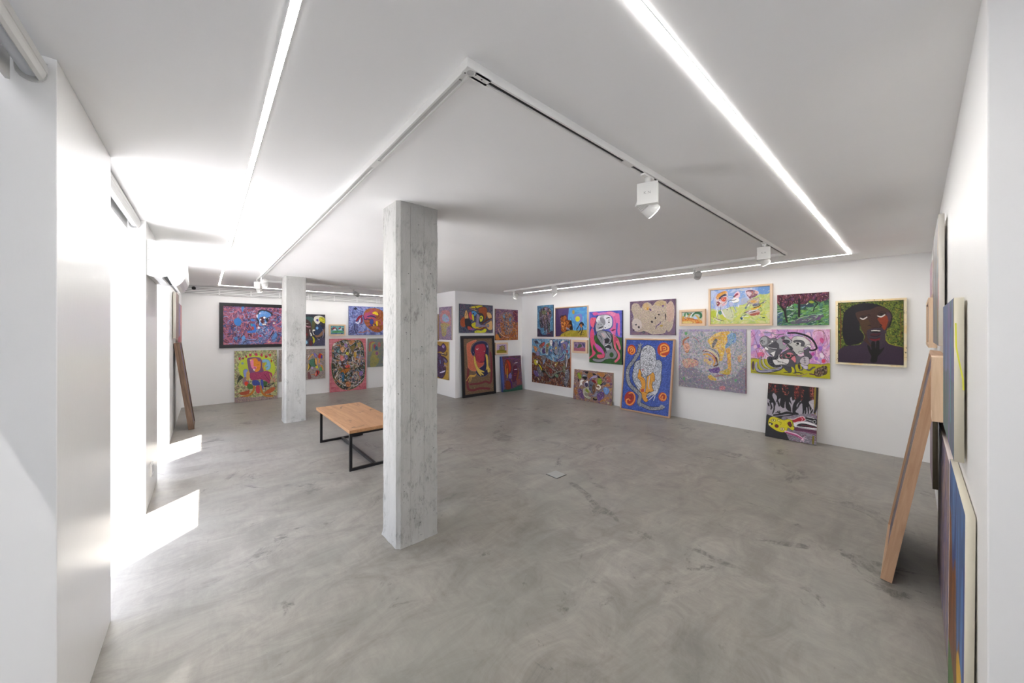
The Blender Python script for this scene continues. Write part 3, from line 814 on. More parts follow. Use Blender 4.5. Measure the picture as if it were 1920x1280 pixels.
picture('right', (0.79, 1.737), (0.928, 1.624), 0.03, [(85, 145), (1805, 140), (1822, 1220), (95, 1100)], [
    ('F', 'd8a8cc'),
    ('M', 'e0b4d4 c890c8 e8c0d8 d49ac0 b8a0d0', dict(scale=170, bands=5, warp=1.2)),
    ('S', '7a4a7a', 12, '90 180 170 320 250 520 330 640'), ('S', '8a5a8a', 12, '250 160 180 260 90 320'), ('S', '7a4060', 10, '100 500 200 480 330 520'),
    ('S', '7a4a7a', 12, '1370 180 1450 380 1560 560 1720 720 1790 860'), ('S', '7a4060', 11, '1650 160 1720 300 1760 480'), ('S', '7a4060', 12, '1240 150 1260 300'),
    ('S', '8a5a40', 12, '1470 260 1460 200 1560 170 1660 200 1680 380 1620 480'), ('S', '8a4a7a', 10, '1540 430 1500 600 1520 860'), ('S', '8a6a50', 12, '1620 560 1700 760 1780 880'),
    ('S', '7a4060', 9, '1100 150 1090 220'), ('S', '7a4060', 9, '660 150 700 200'), ('S', '8a4a7a', 10, '880 150 960 260'), ('S', '7a4060', 9, '1340 880 1400 700 1480 640'),
    ('Q', '8a5ab0', '215 480 290 470 300 540 240 550'), ('P', 'e06a90', '240 660 340 640 390 700 300 760 240 720'), ('S', '8a4a30', 12, '200 580 240 700 260 770 380 720 300 560 200 575'),
    ('P', 'd05a90', '1590 340 1650 330 1680 390 1640 440 1600 410'), ('P', 'e04a6a', '1640 800 1700 790 1720 850 1650 870'), ('P', '9a6ac8', '1560 520 1640 520 1640 600 1580 610'), ('P', 'f0e0ec', '1590 670 1650 660 1690 740 1620 760'),
    ('P', 'c050a0', '1400 650 1470 640 1480 700 1420 720'), ('P', 'b070c8', '1480 740 1540 740 1560 800 1500 810'),
    ('D', '6a3a8a 8a3a5a e890b8 f4dcec 5a5aa0 a04a7a', 340, 30, 8, 1.2, 2.6, ''),
    ('P', 'b8b41c', '80 800 300 785 480 800 800 900 1080 880 1400 890 1620 905 1830 895 1840 1240 900 1170 80 1120'),
    ('S', '5a2a40', 12, '85 790 250 785 400 800'), ('S', '5a2a60', 9, '1370 888 1600 898 1810 890'),
    ('S', '8a7a28', 16, '110 1060 400 1100 800 1130 1200 1160', 0.2), ('S', '5a4a20', 8, '160 1080 420 1090 760 1110'),
    # tail sweeps
    ('S', '201c28', 34, '210 880 190 960 240 1060 400 1090 700 1040 800 980'), ('S', 'a4a0bc', 50, '215 880 205 960 250 1040 400 1060 640 1030 780 960', 0.25),
    ('S', '201c28', 12, '250 860 250 960 300 1040 460 1050'), ('S', '8e8ca6', 34, '310 740 290 860 330 970 440 1030 640 1020', 0.2),
    ('S', '201c28', 12, '330 720 320 860 370 960 470 1010'), ('S', 'b4b2c8', 24, '390 720 360 820 400 930 500 1000'), ('S', '302c38', 10, '420 720 390 830 430 930 520 990 740 1000'), ('S', '4a4858', 20, '560 1040 740 1030 790 950', 0.1),
    # bull's dark shoulder
    ('P', '23222a', '450 760 520 730 620 740 700 700 720 780 740 900 760 960 640 985 540 950 470 880', 'c0bcc8', 6),
    ('M', '1b1a20 3a3942 23222a 55545e', dict(scale=28, bands=9, warp=1.0), '460 760 520 735 610 745 600 820 700 920 740 960 640 980 540 945 475 880'),
    # bull head
    ('P', '77767c', '290 420 300 340 380 290 440 300 520 350 600 330 700 400 730 520 790 570 700 700 560 720 470 660 400 560 330 500', '202024', 10),
    ('P', 'a8a9ad', '295 410 305 345 380 300 430 320 450 400 440 460 380 490 320 470'), ('P', '4c4b52', '480 470 560 450 640 400 700 480 710 560 600 590 500 560'),
    ('S', '141418', 16, '300 410 340 380 330 420 350 450'), ('S', '141418', 9, '350 400 390 410 370 440'), ('P', 'f4f4f4', '535 390 570 380 585 410 560 430 540 420', '101014', 9), ('S', '101014', 9, '480 390 500 420 470 450'), ('S', 'f0f0f0', 9, '470 470 510 460 540 430'),
    ('P', 'f6f6f6', '390 560 415 520 450 545 480 570 470 600 430 590', '101014', 8), ('S', 'd8d8dc', 12, '470 540 560 555 660 565'), ('S', '2a2a30', 14, '400 600 500 690 560 700'), ('P', 'e8e6e4', '515 670 560 640 650 610 640 660 590 740 560 700', '202024', 7),
    ('P', '504f56', '640 600 700 575 785 575 740 640 680 720 610 780 600 740'), ('S', '26262c', 10, '400 620 450 700 510 740'), ('S', '9aa0c8', 18, '440 620 490 690 530 720'),
    # horn and brow lines
    ('S', '8a8890', 20, '350 200 520 220 640 260 780 250 900 300', 0.4), ('S', '2c2a30', 12, '590 300 620 290 640 330 720 260 820 240'), ('S', '38363e', 8, '300 230 420 220 640 210'),
    # pale neck, ear
    ('P', '9b9ca0', '650 400 760 310 800 480 880 460 840 580 720 560 700 470', '3a3a40', 6), ('P', 'b0b0b6', '800 300 900 320 960 370 1000 430 940 460 860 440', '26262c', 10), ('P', '5a5a62', '780 300 830 320 800 360 760 340', '1c1c20', 10), ('P', '45454c', '790 390 860 370 930 390 930 430 860 450 810 430', '1c1c20', 9),
    # big white head
    ('P', 'c4c3bf', '985 350 1040 300 1160 290 1300 340 1390 430 1340 520 1240 560 1260 620 1200 660 1100 690 1010 600 920 560 880 490 980 430', '202024', 9),
    ('P', 'd8d6d2', '1100 300 1250 320 1350 420 1300 470 1240 420 1120 370'), ('P', '5a5a60', '1020 400 1080 375 1190 380 1260 430 1250 500 1190 500 1180 450 1120 420 1080 430 1040 430', '1c1c20', 8), ('P', 'f2f0ee', '1060 420 1110 420 1180 440 1170 470 1110 440'), ('E', '202024', 1115, 450, 34, 22, 0.3), ('S', '202024', 12, '1070 480 1100 490 1130 470'),
    ('P', '3a3a42', '880 470 950 500 1000 540 1010 580 960 570 920 530', '101014', 6), ('S', '202024', 12, '1180 510 1260 520 1270 590 1220 620 1150 620 1130 660'), ('P', 'e4e2de', '1270 520 1320 480 1390 490 1410 520 1380 545 1340 520', '202024', 8),
    ('S', 'f0eeea', 16, '1090 670 1180 700 1280 680 1330 620'), ('P', '55545c', '1250 640 1340 540 1380 560 1360 640 1400 690 1430 740 1380 790 1340 740 1280 740', '202024', 8),
    # black mane
    ('S', '17171c', 42, '900 225 1050 220 1200 250 1340 300 1440 380 1500 480 1520 560 1440 600 1380 590', 0.1), ('D', '5a5a66 8a8a96 0c0c10', 90, 26, 7, 0.8, 2.0, '880 205 1100 200 1330 270 1470 380 1550 540 1500 630 1370 620 1440 560 1420 440 1280 310 1080 250 890 245'), ('S', 'b8a0a8', 14, '1230 300 1340 380 1430 480 1460 560'), ('S', '8a6a38', 8, '1250 290 1360 370 1440 470'),
    # body
    ('P', '55545c', '640 790 700 720 830 620 950 580 1080 680 1160 760 1180 880 1080 900 1060 980 1090 1090 1010 1090 960 1000 830 960 720 900 640 860', '18181c', 8),
    ('P', '22262a', '730 700 900 680 1040 700 1020 760 900 780 780 790 730 750', '101014', 6), ('P', 'd47a8a', '880 660 960 650 1020 690 960 715 900 700'), ('M', '2a3a34 1a1c22 d47a8a 55545c', dict(scale=40, bands=8, warp=1), '740 700 900 690 1030 705 900 770 780 780'),
    ('P', 'dedcdc', '580 810 680 790 700 700 720 690 740 780 920 790 900 900 760 910 640 920 590 870', '202024', 8), ('S', '101014', 10, '640 800 700 840 780 860 900 900'), ('S', '101014', 8, '700 820 690 860 720 850 740 880'), ('S', '101014', 8, '790 850 800 890'), ('S', '101014', 8, '830 870 850 900'),
    ('P', '6a6972', '1080 720 1180 740 1250 720 1240 780 1170 860 1090 900', '18181c', 6), ('P', 'c4bcc4', '1165 810 1240 740 1340 740 1370 820 1350 910 1280 930 1180 880', '28282e', 8), ('S', '1a1a20', 10, '1250 740 1270 820 1280 900'), ('S', '1a1a20', 7, '1230 780 1290 780'), ('S', '1a1a20', 7, '1235 820 1300 820'), ('S', '1a1a20', 7, '1240 860 1300 860'),
    ('P', 'd8808a', '970 780 1050 720 1080 820 1060 870 1010 820', '5a3a44', 6), ('P', 'd0c8d8', '1180 890 1280 930 1340 940 1330 1020 1260 1000 1210 960', '202024', 7), ('S', '55545c', 40, '1320 1020 1380 1030 1440 980 1490 965', 0.3), ('S', '4a4952', 26, '1230 960 1220 1020 1160 1030', 0.2), ('P', '3a2f30', '1120 920 1160 900 1180 1000 1140 1000'),
    ('P', 'c4c01e', '980 960 1040 1000 1050 1080 980 1070'), ('P', '4a4952', '800 940 900 960 980 980 980 1080 900 1060 840 1010', '18181c', 6), ('S', '3a3034', 22, '1060 1090 1150 1080 1200 1110'), ('S', '3a3034', 20, '820 1080 900 1080 960 1090'), ('S', '8a5a7a', 14, '1060 1120 1150 1150 1250 1130 1330 1100'), ('S', '2a2018', 12, '1080 1090 1200 1090 1250 1120'),
    ('P', '4a3040', '120 870 160 840 170 940 150 1040 115 980'),
    # round ball
    ('E', '6a5038', 1590, 1070, 112, 90, -0.5, '1a1412', 8), ('E', '5a4434', 1690, 1030, 62, 90, -0.3, '1a1412', 8), ('M', '4a3a28 8a7a60 2a1e18 a08a70 5a4040', dict(scale=60, bands=8, warp=2.2), '1490 1060 1540 990 1640 960 1730 940 1755 1010 1720 1100 1640 1150 1550 1150 1500 1120'), ('E', '7a5a48', 1620, 1085, 30, 34, 0, '1a1412', 7), ('S', '5a2a4a', 30, '1380 1110 1440 1120 1500 1130'),
], 'wide pink painting of a grey bull and mask heads on yellow ground', side='9a9440')

picture('right', (1.451, 2.362), (1.684, 2.332), 0.05, [(178, 262), (1735, 150), (1745, 1165), (190, 1175)], [
    ('F', '9eb4dc'), ('M', 'a4b8e0 90aadc b4b8dc 86a4d6 b8c6e4', dict(scale=150, bands=5, warp=1.0)),
    ('P', 'bcc878', '150 800 350 790 500 780 620 740 760 700 900 700 1100 560 1300 470 1740 330 1800 1250 100 1250'),
    ('M', 'c4cc74 aebf6c d0d094 b8c884 c8cf60', dict(scale=120, bands=6, warp=1.0), '160 810 350 800 520 790 760 720 900 720 1100 580 1300 490 1740 350 1800 1230 120 1230'),
    ('P', 'c8cca8', '520 800 640 760 760 780 800 950 760 1060 640 1040 560 960'), ('P', '6a94cc', '1450 160 1740 130 1740 330 1560 380 1440 330'), ('P', 'b8c43c', '190 830 300 820 330 950 200 980'), ('P', 'c4c84a', '430 920 560 960 600 1060 520 1060 440 1000'),
    ('P', 'a8b0cc', '1000 470 1150 480 1200 560 1060 640 980 660'),
    # first jockey
    ('P', 'd8c4cc', '320 400 420 320 560 270 630 330 620 500 600 640 480 690 360 690 310 560'), ('P', 'e09a40', '330 420 420 330 560 275 610 330 520 380 400 470 350 510'), ('P', '3a3a5a', '390 490 440 420 560 350 600 400 500 430 420 500'), ('P', 'd85a3a', '450 480 560 440 600 470 560 560 500 560 460 530'), ('P', '8a2a4a', '330 580 380 560 430 610 380 690 340 650'), ('S', 'e8a8c0', 22, '520 600 560 650 480 660'), ('S', '3a3050', 14, '580 480 590 560 530 620'), ('E', '5a0a20', 365, 635, 22, 24), ('S', '7a4a4a', 12, '350 380 420 330 520 300'), ('S', 'f0e4e0', 16, '320 520 400 540 450 600'),
    ('S', 'eef0f4', 26, '350 720 360 830 350 930 370 1040'), ('S', '4a6a6a', 14, '370 760 390 880'), ('P', '5a8a7a', '390 840 470 820 490 900 420 920'), ('S', 'e4dce8', 40, '470 800 520 900 570 980'), ('S', '202a30', 12, '450 700 430 840'), ('S', '3a2830', 16, '260 980 330 1030 420 1060 540 1090'), ('S', 'e8d8d8', 20, '280 1010 380 1070 440 1080'), ('S', '8a4a3a', 12, '365 930 360 1020 440 1050'),
    # middle jockey
    ('P', 'ecc8d4', '790 420 820 340 900 290 950 340 940 440 860 500 780 500'), ('P', '9a3a50', '800 420 830 370 880 335 910 370 860 410 810 450'), ('P', '2a2a4a', '775 430 810 400 810 450 785 460'), ('P', 'f0f0f0', '740 500 820 470 920 480 930 560 860 590 780 600 740 560'), ('S', '20242c', 16, '650 570 700 530 800 530 860 500'), ('S', '7a7a50', 12, '800 600 880 590 930 560'), ('S', 'c8e0ec', 20, '670 570 740 560'), ('S', '3a5a7a', 10, '770 660 830 780 860 860'), ('S', '4a6a60', 10, '680 660 720 780 740 860'), ('S', 'ececf0', 22, '920 650 910 720'), ('S', 'dcdcec', 16, '620 780 600 750 660 760'), ('E', '20242c', 618, 785, 14, 14), ('S', '6a7a5a', 9, '760 900 770 990 710 980'), ('S', 'a8bcd8', 18, '800 680 850 780'),
    # right figure
    ('P', '8a5a6a', '1100 290 1180 250 1320 260 1430 300 1430 380 1380 420 1300 460 1230 510 1170 460 1130 400', 'e8e0e8', 10), ('P', 'e0c4cc', '1120 320 1200 300 1260 340 1220 420 1160 400'), ('S', 'c06a50', 24, '1260 300 1300 350 1360 330'), ('S', '2a2040', 14, '1180 440 1260 460 1340 440 1400 400'), ('P', 'd8a8a0', '1340 280 1430 300 1420 360 1350 350'), ('S', '4a3a6a', 16, '1200 280 1280 270 1330 300 1320 360'), ('S', 'f0eaf0', 12, '1090 330 1110 270 1200 250'),
    ('P', 'bcaa98', '1150 560 1280 500 1440 470 1460 560 1420 640 1280 640 1180 620', '7a7488', 8), ('P', 'd8a45a', '1230 560 1300 530 1400 560 1360 600 1260 600'), ('P', '6a6a80', '1300 640 1420 620 1470 650 1400 690 1300 700'), ('S', '8a7a90', 30, '1120 730 1160 640 1220 590'), ('S', '5a5a70', 26, '1460 640 1560 600 1640 540', 0.4), ('S', '8a6a6a', 14, '1560 620 1640 600'), ('S', 'e4e4ec', 16, '1160 700 1220 640'), ('P', '6a7a8a', '1080 740 1110 700 1140 740 1100 770'),
    ('P', 'e0b040', '1250 760 1330 730 1440 690 1530 680 1440 750 1350 780 1270 790'), ('S', '181418', 22, '1320 740 1420 710 1500 660'), ('P', 'c8a4a0', '1080 860 1200 800 1330 800 1440 780 1490 860 1440 920 1320 940 1240 950 1180 900'), ('P', 'a85a48', '1200 920 1300 890 1400 870 1470 860 1470 920 1350 950 1260 950'), ('S', '2a2430', 26, '1060 880 1160 850 1300 850 1440 790'), ('S', 'dfe4ee', 24, '1130 880 1250 830 1420 800'), ('S', '3a4a5a', 22, '960 1010 1040 960 1120 920', 0.2), ('S', 'eef2f4', 20, '970 1050 1040 1040 1030 970 1180 970'), ('E', '1c4a6a', 1005, 1025, 34, 36), ('S', '202428', 14, '1480 920 1560 910'), ('S', '506a50', 12, '1490 850 1540 800 1480 720'), ('E', '304a30', 1580, 1005, 44, 16), ('S', '7a7a7a', 9, '1500 1000 1480 1030'),
    ('D', 'e8ecd0 c8d4a0 98a8d0 dcd080', 160, 46, 8, -0.5, 1.4, ''), ('D', '2a2834 f4f0f0 8a5a5a e8c8b0 4a4a6a', 90, 40, 8, -0.6, 1.2, '950 1040 1080 800 1200 560 1440 450 1660 540 1540 700 1500 920 1240 960'), ('D', '2a2834 f4f0f0 c05a4a e8a860 5a4a6a', 60, 34, 8, -0.5, 1.6, '320 400 560 270 630 340 600 640 380 690 310 560'), ('D', '2a2834 f0f0f0 d8b0bc 5a4a50', 40, 30, 8, -0.5, 1.6, '1100 290 1320 260 1430 300 1380 420 1230 510 1130 400'),
], 'pale wood framed painting of three running figures on blue and lime', side='c8b898', frame='pine', fw=0.03)

picture('right', (0.803, 1.393), (1.685, 2.149), 0.03, [(118, 235), (1752, 120), (1775, 1180), (122, 1195)], [
    ('F', '3a5a44'), ('M', '3c6a48 2a4a40 5a8a4a 4a7a64 2c5050 6a9a58 4a5a5a', dict(scale=110, bands=8, warp=1.0, st=0.35, rot=-0.2)),
    ('P', '5a5468', '560 1060 760 980 1000 900 1250 860 1560 850 1600 900 1400 1000 1200 1080 900 1120 600 1160'), ('P', '6a4a78', '1300 950 1480 920 1500 1000 1340 1030'), ('P', '3c5470', '130 800 280 780 300 1000 260 1160 130 1180'),
    ('P', '66963c', '880 700 1050 720 1020 820 900 800'), ('P', '5a8a40', '1560 600 1740 560 1760 980 1620 900'),
    ('D', '8cc070 a8d0a0 2c4a38 74a860 c8d8c8 4a7a80 5a8a58 3a5a3a', 260, 120, 12, -0.25, 0.7, '120 640 900 600 1760 500 1775 1180 122 1195'),
    ('P', '2a3a4a', '860 540 1000 520 1160 500 1280 540 1240 600 1140 610 1000 600 880 600'), ('P', '96a434', '1120 420 1200 390 1280 430 1260 480 1160 480'), ('P', '4a9a4a', '650 500 700 450 760 500 730 560 660 560'),
    ('P', '4e2434', '110 225 900 170 1760 110 1760 330 1600 410 1480 440 1300 410 1180 370 1100 440 1050 500 900 520 780 520 640 500 520 580 420 600 340 680 240 600 130 500'),
    ('M', '4e2434 6a3040 30141e 5a2c50 8a4a54 241018 742c3a', dict(scale=48, bands=12, warp=1.1), '112 240 900 190 1752 130 1752 330 1600 400 1480 430 1300 400 1180 360 1100 430 1050 490 900 510 780 510 640 490 520 570 420 590 340 660 240 590 130 490'),
    ('D', 'b8787c d8b0b0 1a0c12 8a3a4a 5a2a5a', 150, 46, 9, 1.0, 1.6, '112 240 900 190 1752 130 1752 330 1480 430 1180 360 1050 490 780 510 520 570 340 660 130 490'),
    ('S', '8a1c28', 20, '125 240 130 480'),
    ('S', '120a0e', 78, '440 1080 390 900 360 740 300 660 240 580', 0.35), ('S', '120a0e', 40, '370 760 400 640 460 520 480 400'), ('S', '120a0e', 26, '250 600 230 480 270 340 200 280'), ('S', '120a0e', 22, '500 600 560 500 640 440'), ('S', '120a0e', 20, '330 330 420 400 500 330 640 300'),
    ('S', '140c12', 84, '815 900 815 720 815 520 810 360', 0.2), ('S', '140c12', 22, '800 500 720 420 700 300'), ('S', '140c12', 22, '840 480 930 400 960 260'),
    ('S', '140c12', 40, '1270 740 1300 620 1400 500 1320 430 1350 320', 0.3), ('S', '140c12', 18, '1320 440 1200 400 1080 440'), ('S', '140c12', 18, '1460 540 1480 480'), ('S', '140c12', 20, '1080 440 1100 300'), ('S', '140c12', 20, '1560 420 1600 260 1700 300'),
    ('S', 'c8d8e0', 16, '120 850 200 800 280 770'), ('S', 'dce8d8', 18, '430 640 450 600'), ('S', 'd0e0d4', 20, '540 600 600 550'), ('S', '7a9ab0', 24, '900 640 1000 580', 0.6), ('S', 'd8e0c0', 22, '1040 530 1100 480'), ('S', 'b8c8b8', 14, '460 900 560 830 650 790'), ('S', 'c0c8a8', 14, '740 1020 840 960 930 930 1130 890'), ('S', '90c0a0', 12, '1180 820 1350 850 1540 850'),
], 'unframed painting of dark trees with plum foliage above green ground', side='1c1418')

picture('right', (0.912, 1.506), (0.0, 0.793), 0.03, [(163, 80), (1080, 155), (1030, 1225), (97, 1050)], [
    ('F', '121014'), ('P', '3a1416', '640 100 760 110 740 300 640 380'), ('P', '3a1416', '900 160 1010 170 1000 380 930 400'),
    ('D', '7a2a22 5a1c1c a04038 3a1416', 46, 22, 13, 0.4, 2.8, '160 100 340 110 330 260 160 260'), ('D', '7a2a22 5a1c1c c06a5a', 50, 20, 12, 0.4, 2.8, '420 110 540 120 520 300 430 260'), ('D', '8a2a22 b05044 3a1416', 60, 22, 12, 1.2, 1.8, '650 110 720 120 700 330 640 360'), ('D', '8a2a22 b05044', 26, 18, 11, 1.2, 1.8, '775 190 815 190 790 370 750 400'), ('D', '8a2a22 b05044 c07060', 36, 20, 11, 1.2, 1.8, '930 170 1000 170 1000 380 940 360'),
    ('P', 'a8a0ac', '130 380 200 420 180 480 150 500 240 440 260 520 300 460 240 320 265 265 320 340 300 440 380 360 370 480 440 540 470 420 480 540 560 600 540 430 590 480 560 370 585 335 600 400 650 390 600 520 620 620 680 560 680 480 760 400 720 500 770 450 800 560 800 620 860 520 880 620 900 500 930 620 980 540 900 440 940 395 1040 390 1060 560 1030 720 900 690 700 660 560 660 400 680 240 700 120 690'),
    ('S', '121014', 34, '190 420 220 520 210 560'), ('S', '121014', 30, '260 420 270 540 240 640'), ('S', '121014', 30, '160 450 175 500'), ('S', '121014', 34, '330 400 360 500'), ('S', '121014', 44, '400 400 440 520'), ('S', '121014', 34, '490 420 520 560'), ('S', '121014', 26, '550 480 570 600'),
    ('S', '121014', 64, '700 390 640 480 630 620 680 650', 0.2), ('S', '121014', 30, '740 430 690 540'), ('S', '121014', 32, '790 470 800 600 790 640'), ('S', '121014', 32, '835 480 840 600 830 650'), ('S', '121014', 30, '885 480 890 640'), ('S', '121014', 30, '930 500 960 580 920 650'),
    ('P', 'b8b0b8', '905 440 940 395 1000 395 1010 500 970 560 940 520'), ('S', 'd8d4d8', 8, '910 450 950 480 960 540 920 610'),
    ('S', '8a7420', 34, '1020 165 1010 400 1010 700', 0.1), ('S', '121014', 50, '1060 180 1040 500 1000 620', 0.3),
    ('S', '121014', 50, '260 670 400 650 500 625 600 640 700 650', 0.4), ('S', '121014', 18, '290 630 340 620 380 650'), ('S', '121014', 18, '320 600 360 620 390 650'), ('S', '121014', 16, '350 590 380 610'),
    ('P', '7a7682', '420 700 560 680 720 660 1040 690 1050 1230 560 1150 500 1040 460 960 400 780'),
    ('M', '7a7682 8f8a96 66626e a29aa8 5e4a58 8a6a80', dict(scale=60, bands=8, warp=1.0, st=0.4), '430 700 560 680 720 660 1040 690 1050 1230 560 1150 500 1040 460 960 400 780'),
    ('P', '17151a', '120 690 180 670 240 700 180 760 180 850 300 960 460 990 520 1100 530 1150 90 1060'),
    ('P', 'a4142a', '540 740 620 745 700 710 780 690 840 740 800 780 700 790 640 810 580 790', 'f0dce4', 10), ('S', 'e8a0b8', 12, '740 700 780 740 760 780'), ('S', 'e8a0b8', 10, '790 690 820 740'),
    ('P', 'e8e6ea', '610 820 700 800 860 790 1050 860 1040 930 880 910 700 880 640 880'), ('P', '1c1a20', '670 860 740 820 860 830 1040 880 1040 910 860 890 740 880'), ('S', '6a2038', 16, '760 850 900 870 1030 900'), ('P', '5a2a48', '620 900 760 900 900 930 1040 960 1040 1010 800 980 640 950'), ('S', 'd8d0dc', 8, '700 895 860 920 1040 945'), ('S', 'a06a90', 8, '660 960 860 980 1030 1020'),
    ('P', '101012', '840 700 960 720 1045 750 1040 840 940 800 850 760'), ('S', 'e8e8ec', 8, '850 740 930 770 1000 780'), ('E', '101012', 1000, 790, 24, 24, 0, 'e0e0e4', 6), ('S', 'e8e8ec', 8, '860 700 1000 730'),
    ('P', 'd8cc10', '165 760 200 710 260 700 340 720 440 760 520 740 600 770 620 860 630 920 590 950 520 900 490 960 420 985 340 970 260 930 165 850', '101008', 6), ('P', '101010', '175 800 240 820 230 850 180 840'), ('P', 'e8e0a0', '165 830 200 820 210 840 175 860'),
    ('P', '6a1018', '510 810 560 790 580 860 560 890 520 850', '101008', 8), ('S', '201a08', 10, '550 760 600 790 590 860 620 880'), ('E', 'e8e070', 250, 765, 36, 22, 0.1, '101008', 6), ('E', '201408', 250, 762, 13, 13), ('E', 'e8e070', 350, 765, 18, 18, 0, '101008', 6), ('S', '201408', 8, '330 740 370 740'), ('E', '6a1a20', 310, 870, 30, 26, 0.5, '201408', 7), ('E', 'e8e0a0', 410, 925, 36, 24, 0, '201408', 5), ('E', '6a2028', 410, 925, 16, 14), ('S', '201408', 7, '360 810 390 800 385 840 360 850'),
    ('S', 'f0c8e0', 44, '470 970 560 1000 680 1040 780 1110', 0.2), ('S', 'b03a78', 26, '480 985 560 1010 680 1050 770 1105', 0.2), ('S', 'f0c8e0', 10, '770 1100 830 1060'), ('S', 'f0c8e0', 10, '770 1110 850 1100'), ('S', 'f0c8e0', 10, '770 1115 820 1140'), ('S', 'f0c8e0', 10, '765 1115 740 1160'), ('S', 'f0c8e0', 10, '770 1110 800 1165'),
    ('Q', '7a701c', '960 1045 1000 1050 985 1205 950 1200'),
], 'small dark painting leaning on the floor, yellow face below black hands', side='c8b89a', lean=0.175)

picture('right', (1.803, 2.877), (0.583, 1.628), 0.03, [(75, 68), (1268, 65), (1262, 1208), (75, 1075)], [
    ('F', 'a09ca8'), ('M', 'b0a8bc 94a4a0 c4b4c4 8494a0 bcac9c 9c88a4 a4b4a4 ccc8d4 788894', dict(scale=30, bands=14, warp=1.3)),
    ('M', 'a898c4 9080b8 b8a8d0 8c80a8', dict(scale=50, bands=8), '60 60 700 55 1280 55 1270 500 1230 300 1180 110 700 110 300 100 130 120 100 600 70 800', 0.75),
    ('M', '747090 64747f 80648a 907486 6a8a80 967e90', dict(scale=30, bands=12, warp=1.2), '75 760 300 740 560 880 700 980 950 940 1100 860 1262 700 1262 1208 700 1140 75 1075', 0.75),
    ('M', 'e0b83c d8a430 ecd070 c8a048 d8b890', dict(scale=40, bands=8, warp=1.2), '590 260 660 190 760 130 900 105 980 120 960 260 930 360 880 470 850 600 800 620 780 480 730 420 660 400 620 330'),
    ('P', 'dca830', '840 140 880 120 890 230 860 250'), ('M', '6a6a6a 8a8078 50585a', dict(scale=30, bands=8), '660 380 700 260 730 230 760 270 720 340 690 400'),
    ('M', '7aa0c0 5a80c0 a0c0c8 6a9a8a 90a8e0', dict(scale=30, bands=10), '930 180 1020 130 1090 170 1080 290 1000 330 930 400 890 380 940 280'),
    ('M', 'e0ac34 d89a30 e8c060 c88a50', dict(scale=36, bands=7, warp=1), '910 430 990 420 995 700 980 860 820 850 800 820 900 780 940 740 935 560'), ('M', 'c8a83c b0a040 d8b850', dict(scale=36, bands=7), '800 820 960 780 960 860 860 860'),
    ('S', '5a3a28', 44, '500 460 600 450 690 510 750 600 760 690 700 720', 0.5), ('S', 'dc9c3c', 34, '520 510 600 510 680 570 710 640 690 700', 0.3), ('S', 'b84a5a', 10, '510 440 620 460 700 540 730 640'), ('S', 'f0e0d0', 10, '500 480 560 440 660 480 740 560'), ('S', '3a2a28', 10, '600 400 720 450 790 540 780 660'), ('S', 'dcd0a0', 28, '560 430 680 470 760 560 775 660', 0.5),
    ('M', 'd8b858 e0c890 c8a878 a898c0', dict(scale=34, bands=7), '520 560 600 540 660 620 650 700 580 690 530 650'), ('P', '6a5a9a', '600 590 640 590 645 620 610 620'),
    ('M', '6a4a90 504070 7a5aa0', dict(scale=30, bands=6), '600 780 680 760 780 740 800 800 760 840 640 830'), ('M', 'd4b040 e0c070 c09030', dict(scale=34, bands=6), '590 900 640 870 700 920 760 950 720 975 640 960'), ('S', '8a1c34', 16, '700 900 780 890 860 890'), ('S', '7a3a7a', 12, '740 870 860 870 960 880'),
    ('S', 'a8603c', 34, '150 340 170 260 250 210', 0.4), ('M', 'd8a080 c88070 e0b8a0', dict(scale=34, bands=7), '160 330 230 310 270 380 250 470 200 480 170 420'), ('S', '7a3a2a', 12, '200 350 210 400 240 400'), ('S', 'a06a3a', 16, '180 450 230 480 250 450'),
    ('M', 'd8a890 c89078 b0a080 a05a80 e0c0a0', dict(scale=30, bands=9), '140 620 260 580 400 620 420 690 300 740 180 740'), ('S', '6a3a80', 16, '330 580 400 610'), ('S', 'b04a6a', 10, '330 200 400 250 430 300'), ('P', '5a9a60', '180 130 210 110 230 150 200 170'), ('P', '5aa868', '150 930 180 920 170 980'), ('P', '60b070', '1060 960 1100 950 1080 1000'),
    ('M', 'c8a890 b87a6a d8c080', dict(scale=28, bands=8), '1110 560 1160 520 1190 560 1170 640 1130 640'), ('M', 'c87888 a85a70 d89898', dict(scale=26, bands=8), '790 1090 880 1070 890 1120 820 1140'),
    ('D', 'dcd8e4 c8a0b8 6a5a80 a8b8a0 b84a60 d8c8a8 4a6a70 e8e0d8 8a70b0', 900, 24, 5.5, 0.8, 3.1, ''), ('S', '7a1434', 10, '1258 760 1256 1000 1258 1200', 0), ('S', '6a1a40', 9, '80 760 78 1070 400 1110', 0.1),
], 'large square unframed painting of speckled lilac with a yellow arching shape', side='a898a8')

